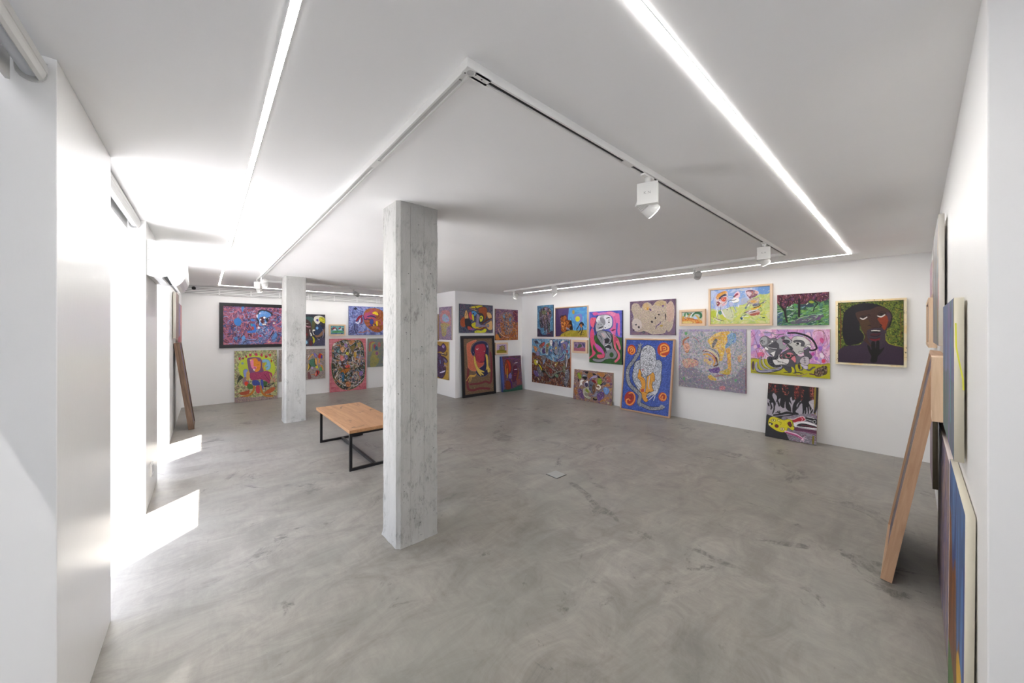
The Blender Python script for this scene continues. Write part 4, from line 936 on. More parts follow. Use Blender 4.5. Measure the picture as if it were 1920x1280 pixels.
picture('right', (2.940, 3.870), (1.520, 2.203), 0.03, [(128, 188), (1140, 118), (1155, 935), (135, 930)], [
    ('F', '6a5468'), ('M', '6a5468 5a4460 7a6070 6e5a78', dict(scale=120, bands=6)),
    ('M', 'b8a898 a89888 c4b498 9c8c88 b8a0a0 ccbc9c a49a7c 8a7c80', dict(scale=24, bands=16, warp=1.0), '180 260 250 220 330 250 380 330 430 240 520 200 600 240 640 280 720 190 820 155 920 180 970 240 1010 180 1070 190 1110 300 1110 560 1080 760 1000 860 950 820 900 890 760 900 620 910 480 850 360 860 260 850 190 780 180 640 220 560 190 440 160 360'),
    ('M', 'c8c0c0 b4a8ac d4c8c8', dict(scale=22, bands=12), '190 600 280 560 380 620 400 760 300 840 210 800', 0.7), ('M', 'd0a84c c8a060 b8986c', dict(scale=22, bands=12), '420 250 520 220 570 300 560 370 480 380 430 340', 0.6), ('M', 'b89a54 c0a878 a88c50', dict(scale=22, bands=12), '700 200 830 170 930 200 900 280 720 270', 0.6), ('M', 'c8a89c b89888 c8948c', dict(scale=22, bands=12), '960 240 1060 200 1100 320 1100 560 1000 640 950 480', 0.5),
    ('S', 'd0c09c', 9, '640 290 720 190 830 160 930 190'), ('S', 'd0c0b0', 8, '980 230 1060 190 1110 300 1115 500 1080 700 1020 850'), ('S', 'ccc0b0', 8, '180 560 220 540 200 440'), ('S', 'd0c4b4', 8, '440 820 560 840 620 900 760 900 900 880 940 800'),
    ('S', '4a2a70', 22, '710 790 740 720 800 680 820 640', 0.5), ('P', '5a4070', '560 340 600 350 610 390 570 380'), ('P', '6a4a7a', '840 270 890 260 880 300 850 300'), ('P', '181020', '760 460 790 455 795 485 765 485'), ('P', '201828', '690 530 715 530 715 570 690 565'), ('P', '201828', '600 620 640 610 650 650 615 655'), ('P', '181018', '915 480 935 450 940 600 925 570'), ('P', '202024', '310 740 350 735 350 780 320 775'), ('P', '303038', '250 690 285 690 285 715 255 715'), ('P', '3a2038', '205 805 235 805 235 835 210 835'), ('P', '3a3c48', '400 860 450 840 480 880 440 900'), ('P', 'c89030', '510 320 550 320 540 370 515 365'), ('P', 'a88c3c', '810 710 870 700 860 740 815 735'),
    ('D', 'e0d8c8 7a6a70 d8cca0 94889c 6a5c60', 520, 16, 4.5, 0.8, 3.1, '180 260 330 250 520 200 640 280 820 155 1010 180 1110 300 1080 760 900 890 620 910 360 860 190 780 160 360'),
], 'wide unframed painting of crowded beige speckled heads on dull purple', side='8a7a80')

picture('right', (2.945, 3.965), (0.0, 1.449), 0.05, [(192, 82), (870, 96), (775, 1192), (108, 1080)], [
    ('F', '2c489c'), ('M', '3450a8 28428c 4060b8 2a4a98 3c54b0', dict(scale=30, bands=12, warp=1.0)),
    ('D', '5a74c8 1c2c6c 3c5cb8 6a80d0', 900, 18, 3.4, 0.3, 3.1, ''),
    ('E', 'b03a1c', 262, 232, 62, 76), ('S', 'ec9c44', 17, '215 250 225 200 270 190 300 220 300 270 265 295 240 270', 0.2), ('S', 'f0a850', 12, '250 240 250 215 275 220 275 250 250 262', 0.1), ('S', '4a1c10', 4, '235 235 245 205 285 205 290 250'),
    ('E', 'b43a1e', 728, 228, 90, 104, 0.2), ('S', 'ec9c44', 26, '690 240 690 180 740 155 790 190 790 240 740 260 690 280 700 320 750 325', 0.2), ('S', 'f0a850', 14, '720 200 750 195 760 220 720 235', 0.1), ('S', '3a1810', 5, '700 190 740 170 780 200 760 240 700 250'), ('S', '3a1810', 5, '670 290 700 300 690 270'),
    ('E', 'a4281c', 232, 945, 80, 104), ('S', 'e88c40', 22, '220 870 270 860 300 910 290 980 240 1030 190 1020 180 970 210 950 230 970', 0.2), ('S', '7a1818', 18, '225 900 250 900 250 940 225 950'), ('S', '3a1410', 5, '215 880 265 880 275 940 240 960'), ('S', 'f0a850', 10, '170 990 180 960 200 960'),
    ('E', 'b03a1e', 700, 915, 60, 66), ('S', 'ec9c44', 16, '660 920 690 870 740 880 745 930 720 960 690 940 700 910', 0.2), ('S', '4a1c10', 4, '690 900 720 890 730 930'), ('S', 'f0a850', 10, '665 890 660 930 690 965'),
    # long arms
    ('S', '1a2040', 64, '385 170 365 270 300 380 215 500 200 620 230 740 330 840 380 900 360 1000 420 1040 520 1080 640 1080 700 1060', 0.15), ('S', '8a8c94', 48, '385 170 365 270 300 380 215 500 200 620 230 740 330 840 380 900 360 1000 420 1040 520 1080 640 1080 700 1060', 0.2), ('S', '8a8c94', 14, '360 150 380 180 425 145'), ('S', '8a8c94', 14, '395 130 390 170'), ('S', '9a9ca4', 26, '650 1080 680 1040 720 1060'),
    ('D', 'b8bac0 50525c 34363e 70727c', 900, 12, 4, 0.8, 3.1, '365 170 405 170 385 270 320 380 240 500 190 500 290 350'), ('D', 'b8bac0 50525c 34363e 70727c', 900, 12, 4, 0.8, 3.1, '190 500 230 520 225 620 260 740 360 830 380 880 350 880 220 750 182 620'), ('D', 'b8bac0 50525c 34363e 70727c', 900, 12, 4, 0.8, 3.1, '350 1000 420 1020 520 1060 640 1060 720 1050 700 1090 620 1100 520 1100 420 1060 350 1050'),
    # body
    ('P', 'b8bcc8', '310 420 380 380 420 420 600 390 660 380 700 430 690 560 680 700 640 830 600 880 480 900 380 850 320 760 270 640 290 500', '181a24', 7),
    ('D', '3a3c46 e4e6ec 70727e 20222a 8a8e9a', 2200, 13, 4, 0.8, 3.1, '310 420 380 380 420 420 600 390 660 380 700 430 690 560 680 700 640 830 600 880 480 900 380 850 320 760 270 640 290 500'),
    ('P', 'dc9c34', '480 640 500 600 560 560 590 600 590 690 560 700 555 780 570 830 500 860 450 880 470 760', '2a1a10', 5), ('S', 'b4b6c0', 14, '520 620 500 740 510 800'), ('S', '2a2020', 4, '540 600 530 700 560 780'), ('S', '2a2020', 4, '570 600 570 660 590 690'),
    ('P', 'd0d2da', '395 280 420 210 480 165 540 170 600 220 615 320 610 440 560 560 470 625 410 600 385 500 385 380', '14161e', 7),
    ('D', '3a3c46 f0f2f6 70727e 20222a 9a9caa', 1500, 13, 4, 0.8, 3.1, '395 280 420 210 480 165 540 170 600 220 615 320 610 440 560 560 470 625 410 600 385 500 385 380'),
    ('S', '101218', 10, '440 235 485 205'), ('S', '14161e', 5, '460 455 520 465 570 450'), ('S', '14161e', 4, '430 570 470 620'), ('S', '9a2a3a', 8, '400 520 440 530'), ('S', '9a2a3a', 6, '430 510 420 560'),
    ('P', 'd8962e', '345 640 360 560 375 515 400 570 400 620 440 650 460 720 450 800 420 830 480 860 520 840 470 900 490 970 450 990 410 940 400 870 370 830 400 760 380 680', '2a1a10', 5), ('P', 'c0502c', '390 815 430 800 440 835 400 850'), ('S', '2a1a10', 5, '350 640 400 650 430 680'),
    ('S', 'd8dae2', 9, '330 720 360 770 390 800'), ('S', 'd8dae2', 9, '350 710 400 770'), ('S', '14161e', 5, '320 740 370 800'), ('S', 'd0d2dc', 12, '600 850 520 900 470 930'), ('S', 'd0d2dc', 10, '600 870 540 930 500 965'), ('S', 'd0d2dc', 10, '600 880 570 970'), ('S', '14161e', 5, '590 860 500 910'), ('S', '14161e', 5, '610 880 530 960'), ('S', 'c8cad4', 22, '560 870 610 850 620 800'),
], 'tall wood-framed painting leaning on the floor, grey figure on deep blue', side='2c3a70', frame='brown', fw=0.026, lean=0.205)

picture('right', (2.418, 2.857), (1.690, 1.987), 0.055, [(1300, 400), (1765, 400), (1762, 695), (1300, 700)], [
    ('F', 'c8c8ac'), ('P', 'b8c4b8', '1300 400 1765 400 1765 560 1300 520'), ('P', 'cc7a30', '1300 540 1400 530 1500 560 1640 590 1765 640 1765 700 1300 705'), ('M', 'd8842c c86a24 e0a048 b86a30 d8b060', dict(scale=40, bands=8), '1300 550 1450 540 1640 600 1765 640 1765 705 1300 705'), ('P', 'd8c074', '1320 640 1500 640 1540 690 1310 690'),
    ('S', '3a7a50', 56, '1360 500 1380 440 1440 450 1480 480', 0.4), ('S', '2c6a44', 60, '1540 500 1600 430 1700 440 1740 500 1720 550', 0.3), ('S', '2c5a44', 40, '1450 470 1520 440'), ('S', 'c89a44', 26, '1470 540 1460 490 1500 450'), ('S', 'd0a850', 34, '1620 490 1680 560 1700 640'), ('S', 'e4ecec', 24, '1500 530 1540 450 1590 410'), ('P', 'b8cce8', '1560 560 1600 510 1640 560 1620 600'), ('S', 'e8e8dc', 20, '1340 540 1400 550 1400 430'), ('P', 'c8a030', '1310 510 1350 510 1350 550 1320 550'), ('S', '1c3a2c', 10, '1340 560 1400 575'), ('S', 'a84a18', 16, '1380 530 1480 570 1640 600'),
], 'small pale wood framed picture of green curls over orange ground', side='d0c4a8', frame='pine', fw=0.042)

picture('right', (4.044, 4.876), (0.889, 2.035), 0.05, [(112, 102), (770, 75), (770, 1210), (112, 1155)], [
    ('F', '5a62c0'), ('M', '5a62c0 4a58b4 6a6ccc 5460c4', dict(scale=160, bands=5)), ('Q', '2f5a28', '100 640 780 640 780 1230 100 1180'), ('M', '2f5a28 285024 3a6430', dict(scale=120, bands=5), '100 650 780 650 780 1230 100 1180'),
    ('P', 'd45a94', '180 130 240 110 300 130 290 160 220 180 190 160'), ('P', 'c878b8', '300 130 460 110 470 160 300 170'), ('P', 'dc6ca4', '460 110 560 100 660 140 720 180 730 560 700 600 680 500 690 360 660 340 650 470 640 560 600 600 570 520 520 480 590 400 590 240 520 170 470 160'), ('P', 'e086b0', '460 115 560 105 640 150 600 200 540 170'), ('S', 'c85a9c', 18, '620 200 640 320 650 430'), ('P', '4858b8', '655 360 672 360 676 500 668 580 640 600 650 500'), ('P', '6a1840', '555 500 590 470 650 470 610 495 570 510'), ('S', 'e088b8', 34, '560 520 600 580 610 680 630 790', 0.2), ('S', 'a85ab8', 20, '640 560 650 620'),
    ('P', 'e0607c', '150 230 240 225 250 270 240 340 210 390 200 430 170 430 140 380 130 300'), ('S', '8a2040', 10, '160 250 190 255'), ('P', '4a3a8a', '140 430 170 420 165 520 140 500'), ('P', 'd85078', '160 450 190 460 215 560 210 680 260 780 330 840 390 900 430 1000 400 1060 300 1070 270 1000 350 990 340 950 290 930 240 860 200 780 190 880 240 950 220 1000 160 1050 110 1080 110 1060 170 980 160 860 140 760 130 560'), ('P', 'c85ab4', '230 760 300 800 380 880 410 980 380 970 310 900 250 840'), ('P', 'dc5a78', '270 1010 350 1000 420 1020 400 1060 320 1070 280 1050'), ('S', '2f5a28', 16, '300 980 340 960 365 970 360 1000'),
    ('P', 'dc6a80', '590 560 640 620 700 680 740 820 745 880 715 890 690 820 650 740 660 860 720 950 730 1060 690 1120 640 1160 620 1130 680 1060 680 970 620 860 600 740'), ('P', 'c04468', '620 640 660 640 690 700 650 720 640 800 620 780'), ('P', '2f5a28', '670 790 700 860 690 870 665 830'),
    ('S', '1c1c20', 16, '255 250 225 360 230 500 270 620 320 720'), 
    ('P', 'b8bac0', '250 500 240 400 260 330 250 260 300 190 400 165 500 170 560 230 580 300 570 400 520 450 430 470 400 470 360 490 340 540 270 520', '30303a', 6), ('P', 'e4e4e8', '255 260 300 190 330 190 340 240 310 310 260 310'), ('P', 'e0e2e8', '430 180 540 200 575 300 560 400 520 440 430 460 410 420 440 300 410 230'), ('P', '8a8c94', '330 220 400 240 440 320 420 380 380 360 340 300'), ('P', 'a4a6ae', '260 350 340 320 400 370 380 450 300 460 260 430'),
    ('S', '0c0c10', 12, '258 215 290 180'), ('S', '0c0c10', 22, '460 245 500 225 525 230'), ('S', '0c0c10', 12, '495 280 530 275'), ('E', '0c0c10', 510, 322, 16, 15), ('S', '0c0c10', 8, '500 385 515 395'), ('S', '0c0c10', 9, '285 295 315 295'), ('S', '0c0c10', 8, '290 370 310 370'), ('S', '0c0c10', 8, '340 370 365 375'), ('P', '0c0c10', '298 440 330 425 385 405 390 420 350 440 310 455'), ('S', 'f4f4f6', 14, '310 460 350 470 380 450'), ('S', 'f4f4f6', 14, '415 450 440 462 470 440'), ('E', '0c0c10', 436, 438, 14, 10),
    ('P', '8a8c94', '270 530 360 490 460 510 540 540 580 620 570 720 600 860 660 940 670 1020 620 1080 520 1080 440 1100 360 1150 260 1150 180 1110 200 1070 300 1090 400 1070 430 1010 430 900 400 820 350 760 300 680 270 620', '1c1c24', 9), ('P', 'b4b0b4', '370 540 440 540 460 620 420 660 380 620'), ('P', 'c8b0b4', '350 550 400 560 430 620 400 640'), ('P', '24222a', '420 680 480 650 520 680 500 750 440 760 410 720'), ('P', 'e8e6ea', '440 800 510 770 480 800 440 820'), ('S', '14141a', 14, '440 500 470 560 530 640'), ('S', '14141a', 18, '540 570 570 640 550 740 500 770'), ('S', '14141a', 12, '300 590 340 620 370 680'), ('S', 'a8aab2', 18, '390 660 400 760 420 800'), ('P', '2c2c34', '430 830 500 790 560 840 540 880 500 860 450 850'), ('S', '14141a', 16, '430 830 440 900 460 960'), ('P', 'c4c6cc', '450 860 520 870 500 900 470 900'),
    ('E', '2f5a28', 562, 1000, 42, 52), ('P', '2f5a28', '470 1090 520 1085 500 1130 440 1170 400 1180'), ('S', 'e8e8ea', 6, '460 560 500 640 540 680'), ('S', 'c8a8c0', 16, '420 700 400 800', 0.3),
], 'tall painting of grey and pink intertwined figures above dark green', side='23264a')

picture('right', (4.935, 5.371), (1.085, 1.39), 0.055, [(930, 905), (1205, 905), (1200, 1140), (930, 1135)], [
    ('F', '8a7494'), ('P', 'a05a6c', '930 1060 1060 1040 1205 1040 1205 1145 930 1140'), ('M', '8a7494 9a80a4 7a6488', dict(scale=50, bands=6), '930 905 1205 905 1205 1040 930 1060'), ('P', '4a5a44', '1010 1060 1040 980 1080 950 1110 990 1110 1020 1050 1060', '3a2a3a', 6), ('P', '4a4068', '960 980 990 960 990 1030 970 1030'), ('P', '504a78', '1120 940 1180 950 1190 1040 1160 1030'), ('S', 'b06a90', 14, '1000 1080 1100 1050 1180 1060'), ('S', '3a2a4a', 8, '1140 960 1170 1010'),
], 'tiny pale wood framed picture, purple with a dark green wedge', side='c8b898', frame='pine', fw=0.045)

picture('right', (4.275, 5.318), (0.0, 0.697), 0.03, [(205, 112), (1385, 225), (1310, 1200), (135, 1000)], [
    ('F', '8a6c6a'), ('M', '8a6c70 9a7a5c 6a4a70 a88878 7a6078 b08a5a', dict(scale=60, bands=10, warp=1.3)),
    ('M', '5a3a80 6a4a90 4a3470', dict(scale=50, bands=7), '300 750 380 700 460 900 480 1000 350 960', 0.8), ('M', '5a3a88 7050a0 4a3070', dict(scale=50, bands=7), '880 850 1040 780 1100 900 1000 1040 900 1040', 0.9), ('P', 'b87838', '900 230 1100 240 1120 340 1000 330'), ('P', 'b07038', '1080 560 1260 560 1280 620 1120 620'), ('P', 'a86a3c', '180 700 260 660 270 900 210 900'), ('P', 'b07a3c', '960 1060 1180 940 1230 1000 1000 1090'), ('P', '9a6a3c', '600 260 760 220 740 380 620 380'), ('P', 'a03848', '1180 360 1280 340 1310 480 1200 480', None, 0), ('P', 'a85c4a', '1190 350 1290 340 1300 470 1210 460'),
    ('D', '2c2030 c8b8a0 7a5088 b0844c 5a6a60', 320, 40, 8, 0.9, 2.8, ''),
    ('S', 'b8a090', 14, '270 220 340 160 430 170 460 240'), ('P', 'a07040', '370 200 430 190 440 260 390 270'), ('P', '8aa030', '290 260 350 220 420 330 400 400 340 400', '2a2418', 6), ('P', '141418', '480 190 560 180 640 190 600 250 540 230', None), ('P', '8a94a0', '440 310 500 270 580 310 540 350 470 350', '14141c', 6), ('P', '101014', '440 350 560 340 590 380 540 440 500 420'), ('P', '18141c', '300 400 340 440 320 500'),
    ('P', 'f2f0ec', '370 470 430 430 490 450 440 490 430 560 450 600 400 580 400 640 380 580 340 650 360 560'), ('P', 'b0a8b8', '480 600 500 540 540 500 600 460 620 540 600 640 520 640'), ('P', '3a2c4c', '520 540 590 530 600 620 540 640', '181420', 6), ('P', 'f0eef0', '545 500 600 465 615 520 570 525'),
    ('P', 'b0b098', '460 720 520 660 620 640 680 700 720 760 700 820 620 800 600 900 700 960 640 1010 520 960 470 860', '2a2828', 7), ('P', '8a9438', '520 740 560 690 620 760 640 800 600 820 540 780'), ('P', '8a8478', '500 830 600 840 600 920 520 900'), ('S', 'e4e0dc', 12, '470 700 460 800 480 900 560 960'),
    ('P', '5c6478', '640 500 700 460 800 520 820 640 760 840 700 800 640 680', '20202c', 7), ('P', '6a4a34', '740 640 790 560 830 640 820 780 770 860 740 760'), ('S', 'c0a87c', 10, '700 490 770 500 810 580'), ('E', '101418', 700, 595, 22, 24), ('P', '3c2c60', '640 650 680 680 700 740 650 740'),
    ('P', 'a89cc0', '660 420 720 350 820 300 900 310 880 370 780 380 700 440', '2a2440', 6), ('P', '604a88', '680 420 740 370 700 450'), ('P', '141414', '760 240 860 260 850 300 780 290'), ('P', '7a1c20', '730 460 800 430 860 480 850 540 790 520', '3a1418', 5), ('S', 'd87a70', 12, '820 440 880 520 880 580'),
    ('P', '86a42c', '900 470 940 390 1010 390 1040 440 1030 520 990 580 920 560', '4a5420', 6), ('E', '14180c', 1012, 460, 12, 12), ('P', '181418', '910 330 960 320 990 370 930 370'), ('S', '181418', 30, '1080 400 1120 340 1170 290', 0.5), ('P', '1a1a20', '980 580 1060 530 1160 440 1170 380 1100 520 1020 600'), ('P', '4c5460', '1070 540 1160 510 1150 580 1080 580'), 
    ('E', 'f2eedc', 930, 650, 74, 76, 0), ('E', '7a5a48', 915, 655, 50, 52), ('P', 'f2eedc', '860 690 880 660 950 680 900 700'), ('P', '9a6a3a', '840 560 900 540 880 620 850 640'),
    ('P', '8a8ca0', '720 900 800 860 860 760 940 780 1040 700 1070 720 1000 780 900 840 860 920 780 940', '24242c', 6), ('S', '14141a', 12, '870 810 920 790 1010 790'), ('P', '6a94d0', '1080 690 1140 650 1230 690 1260 760 1200 860 1130 860 1090 780', '3a5490', 6), ('S', 'a8c8f0', 10, '1120 680 1180 700 1160 800'), ('S', '3a5ca8', 10, '1200 720 1170 800'), ('D', '16141a e0dcd8 6a5078 b8884c 2c2430', 300, 30, 6, 0.9, 2.8, ''), ('P', '14120f', '740 990 800 960 880 1010 850 1050 780 1040', None), ('P', '8a7c60', '780 960 860 940 870 1000 810 1000'), ('P', 'b8b08c', '1180 1100 1240 1090 1240 1150 1190 1150', '6a5a3c', 4),
], 'small unframed abstract canvas leaning on the floor, spirals on brown and purple', side='b8a488', lean=0.05)

picture('right', (5.445, 6.871 - 0.11), (0.236, 1.395), 0.03, [(92, 65), (1082, 80), (1050, 1225), (92, 1085)], [
    ('F', '5a4a48'), ('P', '6a98b8', '80 50 1090 50 1090 540 1000 560 700 620 500 540 300 470 80 430'), ('M', '74a4c8 6090b4 88b4d0 5a80a4', dict(scale=100, bands=5), '80 50 1090 50 1090 540 700 600 300 460 80 420'),
    ('P', '7a4430', '80 430 300 480 500 560 700 620 1000 560 1090 530 1060 1240 80 1090'), ('M', '7a4430 5a3028 8a5434 4a2c28 6a5a50', dict(scale=70, bands=8, warp=1.2), '80 440 300 490 500 570 700 630 1000 570 1090 540 1060 1240 80 1090'),
    ('D', '2c2838 b0a8b8 6a5a80 9a6a4a 3a4a6a c8b890 141418', 260, 60, 12, 1.2, 1.6, ''),
    ('P', '3a3448', '160 140 220 120 260 170 200 190', '14141a', 5), ('P', '8a4a40', '280 230 340 180 400 140 420 180 380 250 310 300', '1c1418', 6), ('P', 'c05050', '360 190 410 150 410 210 370 240'), ('P', 'd08a50', '140 250 190 260 230 310 200 380 160 350', '6a3a24', 5), ('P', '8a80a8', '190 400 270 370 290 460 210 470', '2a2438', 5), ('P', '4a3a6c', '340 340 370 280 420 300 440 400 380 420', '1a1424', 6), ('P', '98b8c8', '320 320 350 290 340 420 320 400'),
    ('P', '6a6c5c', '440 220 500 170 540 180 520 300 480 440 450 400', 'e8e8dc', 7), ('E', 'b05838', 487, 235, 22, 28), ('P', 'e8e4e4', '540 120 600 90 620 160 600 240 560 220', '14141a', 8), ('P', '7a8a3c', '530 180 560 200 540 250'), ('P', '3a3a6c', '620 160 660 150 650 260 620 300'), ('P', '4a6a98', '510 340 560 300 600 360 560 460 520 440', '14141a', 6), ('P', 'c8a8b8', '560 340 590 320 590 380'), 
    ('P', '8a8a9c', '670 160 720 110 750 180 760 300 730 450 680 420 660 300', '1a1a24', 8), ('P', 'e0b83c', '685 290 700 255 725 270 715 320 690 320', '14141a', 7), ('P', '3a4a8a', '780 140 820 120 830 240 800 280'), ('P', '70809c', '770 300 830 250 870 400 820 480 780 430', '1a1a24', 7), ('P', '7a70a8', '840 180 920 130 1010 140 1010 220 960 330 900 330 860 400', '1c1c30', 8), ('P', '8a6a64', '880 190 950 200 960 290 910 310'), ('P', 'ece4d4', '830 140 900 100 930 120 850 170'), ('P', 'a03c4c', '970 340 1000 330 1010 390 980 410', '14141a', 5), 
    ('P', '5c5c90', '700 580 820 520 900 430 920 460 860 560 740 600', '101030', 9), ('S', 'c0b0e0', 8, '760 590 860 540 920 460'), ('P', '6a6c70', '940 440 990 430 1000 560 980 740 940 760 930 600', '14141a', 8), ('S', 'e8e0e8', 16, '970 460 985 580 960 740'), ('P', '70707c', '940 820 1020 800 1020 1000 940 1180 900 1160 920 960', '1c1c24', 8), ('D', 'd8d8e0 1c1c24', 60, 18, 7, 0.8, 2.5, '940 820 1020 800 1020 1000 940 1180 900 1160 920 960'),
    ('P', 'd0c43c', '145 580 180 560 240 600 230 680 180 700 150 660', '2a2418', 6), ('P', 'f0e8d8', '200 600 240 590 240 640 210 650'), ('S', '141410', 50, '270 660 320 740 370 840 430 850', 0.3), ('S', 'e0cc2c', 30, '265 680 310 740 340 810', 0.4), ('P', '6c6c74', '210 740 280 740 350 850 390 950 280 940 240 860', '1c1c24', 6), ('P', '6a5a90', '130 840 220 830 270 950 180 950', '2c2440', 6),
    ('S', '1c1c20', 60, '430 860 500 930 560 980 640 960 740 880 860 840', 0.4), ('S', '74746c', 44, '440 850 510 930 580 970 660 900 760 850 860 830', 0.3), ('S', '74746c', 40, '480 700 560 740 640 790 720 850', 0.3), ('S', '1c1c20', 8, '560 720 640 770 720 830'), ('P', '8a3c34', '520 800 560 760 600 830 560 900', '3a1c1c', 6), ('S', '80806c', 30, '570 600 590 660 570 700', 0.4), ('P', 'a88a4c', '690 640 760 630 720 700 670 760', '1a1410', 6), ('E', 'f4f0d8', 680, 680, 12, 16), ('P', '74745c', '860 760 900 700 940 720 930 860 890 880', '1a1a18', 7), ('P', '6a8a6c', '660 930 720 900 760 950 720 990', '1c241c', 5), ('P', '8a5a4a', '600 1040 680 1010 700 1080 640 1100'), ('P', '706c74', '340 480 430 470 450 560 400 640 340 600', '1c1c28', 7), ('P', '8aa4d0', '380 590 420 570 410 640 380 680'),
    ('D', '16141c e8e4e0 2a2a44 9a8a9c 141418 c8b8a0', 420, 34, 6, 1.3, 2.0, ''),
    ('S', '6a3018', 14, '1045 540 1050 900 1040 1220', 0), ('S', 'b05a2c', 9, '100 1088 500 1150 1045 1228', 0),
], 'large unframed crowded painting of masks, pale blue above rust brown', side='c88a68')

picture('right', (4.936, 5.939), (1.446, 2.185), 0.035, [(515, 140), (1230, 120), (1228, 815), (515, 805)], [
    ('F', '54407a'), ('M', '54406c 48385f 5e4880 4a3a70', dict(scale=130, bands=5, st=3)), ('Q', '5aa0d0', '840 130 1240 110 1240 680 840 680'), ('M', '5aa0d0 4a8cc8 70b0d8 5090d0', dict(scale=120, bands=5), '845 120 1240 110 1240 680 845 680'),
    ('P', '988a24', '560 820 700 720 860 660 1000 670 1240 665 1240 830 560 830'), ('M', '988a24 a89830 847418 b0983a', dict(scale=90, bands=5), '600 815 700 735 860 675 1240 675 1240 830 600 830'),
    ('P', '46305c', '515 140 560 140 640 700 600 800 515 800'), ('P', '7a80c8', '940 320 1000 300 1100 290 1120 440 1040 480 960 440'), ('E', 'd4c824', 1020, 402, 50, 58, 0, '88b8a0', 8), ('E', 'a89040', 925, 240, 28, 46, 0, '5a90b0', 4),
    ('P', '24140f', '630 330 720 310 760 300 770 400 850 430 880 440 900 540 910 640 860 660 780 660 760 690 650 700 640 500'), ('M', 'c06a28 7a3a18 3a1c10 d88a44 9a4c20 241410', dict(scale=40, bands=9, warp=1.2), '640 350 710 320 765 330 770 420 860 440 830 500 890 560 800 620 770 650 740 690 660 690 640 520'), ('S', '1c1410', 14, '800 470 870 450'), ('S', '1c1410', 14, '820 530 890 520'), ('S', '1c1410', 16, '820 590 900 570'), ('S', '1c1410', 18, '840 640 910 650'), ('P', '8a8ca8', '770 590 850 640 830 650 770 640'), ('S', 'e8a040', 12, '700 470 740 500 710 540'), ('S', 'f0b860', 10, '680 580 700 640'),
    ('P', '241c28', '1050 530 1080 480 1130 480 1160 530 1140 560 1070 560'), ('S', '1c1824', 22, '1060 530 1030 590 1000 640 1010 690', 0.5), ('S', '1c1824', 20, '1090 590 1080 660 1030 720', 0.4), ('S', '1c1824', 22, '1120 580 1120 660 1090 760', 0.4), ('P', 'b06a34', '1070 540 1110 530 1120 580 1090 600'), ('S', '1c1824', 16, '1140 520 1160 550'), ('S', '2a1c20', 8, '1000 725 1040 728'), ('S', '2a1c20', 8, '1050 765 1110 765'),
    ('S', '8a6a3c', 10, '515 150 700 145 1230 125', 0), 
], 'wood-edged painting, purple doorway on the left and yellow sun on blue', side='b89a5c', frame='pine', fw=0.016)

picture('right', (6.005, 6.56), (1.452, 2.264), 0.03, [(75, 105), (475, 90), (472, 805), (62, 800)], [
    ('F', '4a7a9c'), ('M', '4a7a9c 5a8cac 3c6a90 6a9cb8 44688c', dict(scale=60, bands=7)), ('P', '2a2440', '60 620 140 640 160 720 260 760 480 660 480 810 60 810'), ('M', '2a2440 3a3450 241c30 4a3a50', dict(scale=50, bands=7), '60 640 140 650 160 730 260 770 480 670 480 810 60 810'),
    ('M', '3c3440 5a4a4c 6a5a70 2a2430 706054 8a7a88 4a5a48', dict(scale=42, bands=10, warp=1.2, lw=0.12, lc='14121a'), '120 320 140 220 220 150 300 130 370 160 430 230 440 330 400 440 390 700 330 720 300 640 260 740 230 600 160 600 130 480'),
    ('P', '6a6a48', '190 230 260 200 310 240 280 300 200 290'), ('P', 'b06a64', '330 250 370 270 350 330'), ('P', 'a888a8', '270 160 320 150 310 200 280 200'), ('D', '14141c 8aa0b0 5a4a58 a8a0b0 2a3444', 260, 30, 6, 1.3, 1.4, '120 320 140 220 220 150 300 130 370 160 430 230 440 330 400 440 390 700 330 720 300 640 260 740 230 600 160 600 130 480'), ('S', '14121a', 10, '150 400 140 520 160 590'), ('S', '14121a', 10, '330 420 340 600 330 700'), ('S', 'b8c8d8', 9, '300 640 310 700'), ('S', '2c5a40', 16, '370 540 380 690', 0.2), ('S', '7ab0c8', 10, '400 470 420 600'), ('S', '8a3c40', 12, '280 720 400 730'), ('S', 'e0e4e8', 7, '380 200 420 220'), ('S', 'c8a890', 8, '230 330 280 330 250 400'),
], 'narrow unframed painting of a dark crowded mass on blue, nearest the alcove', side='3a5a70')
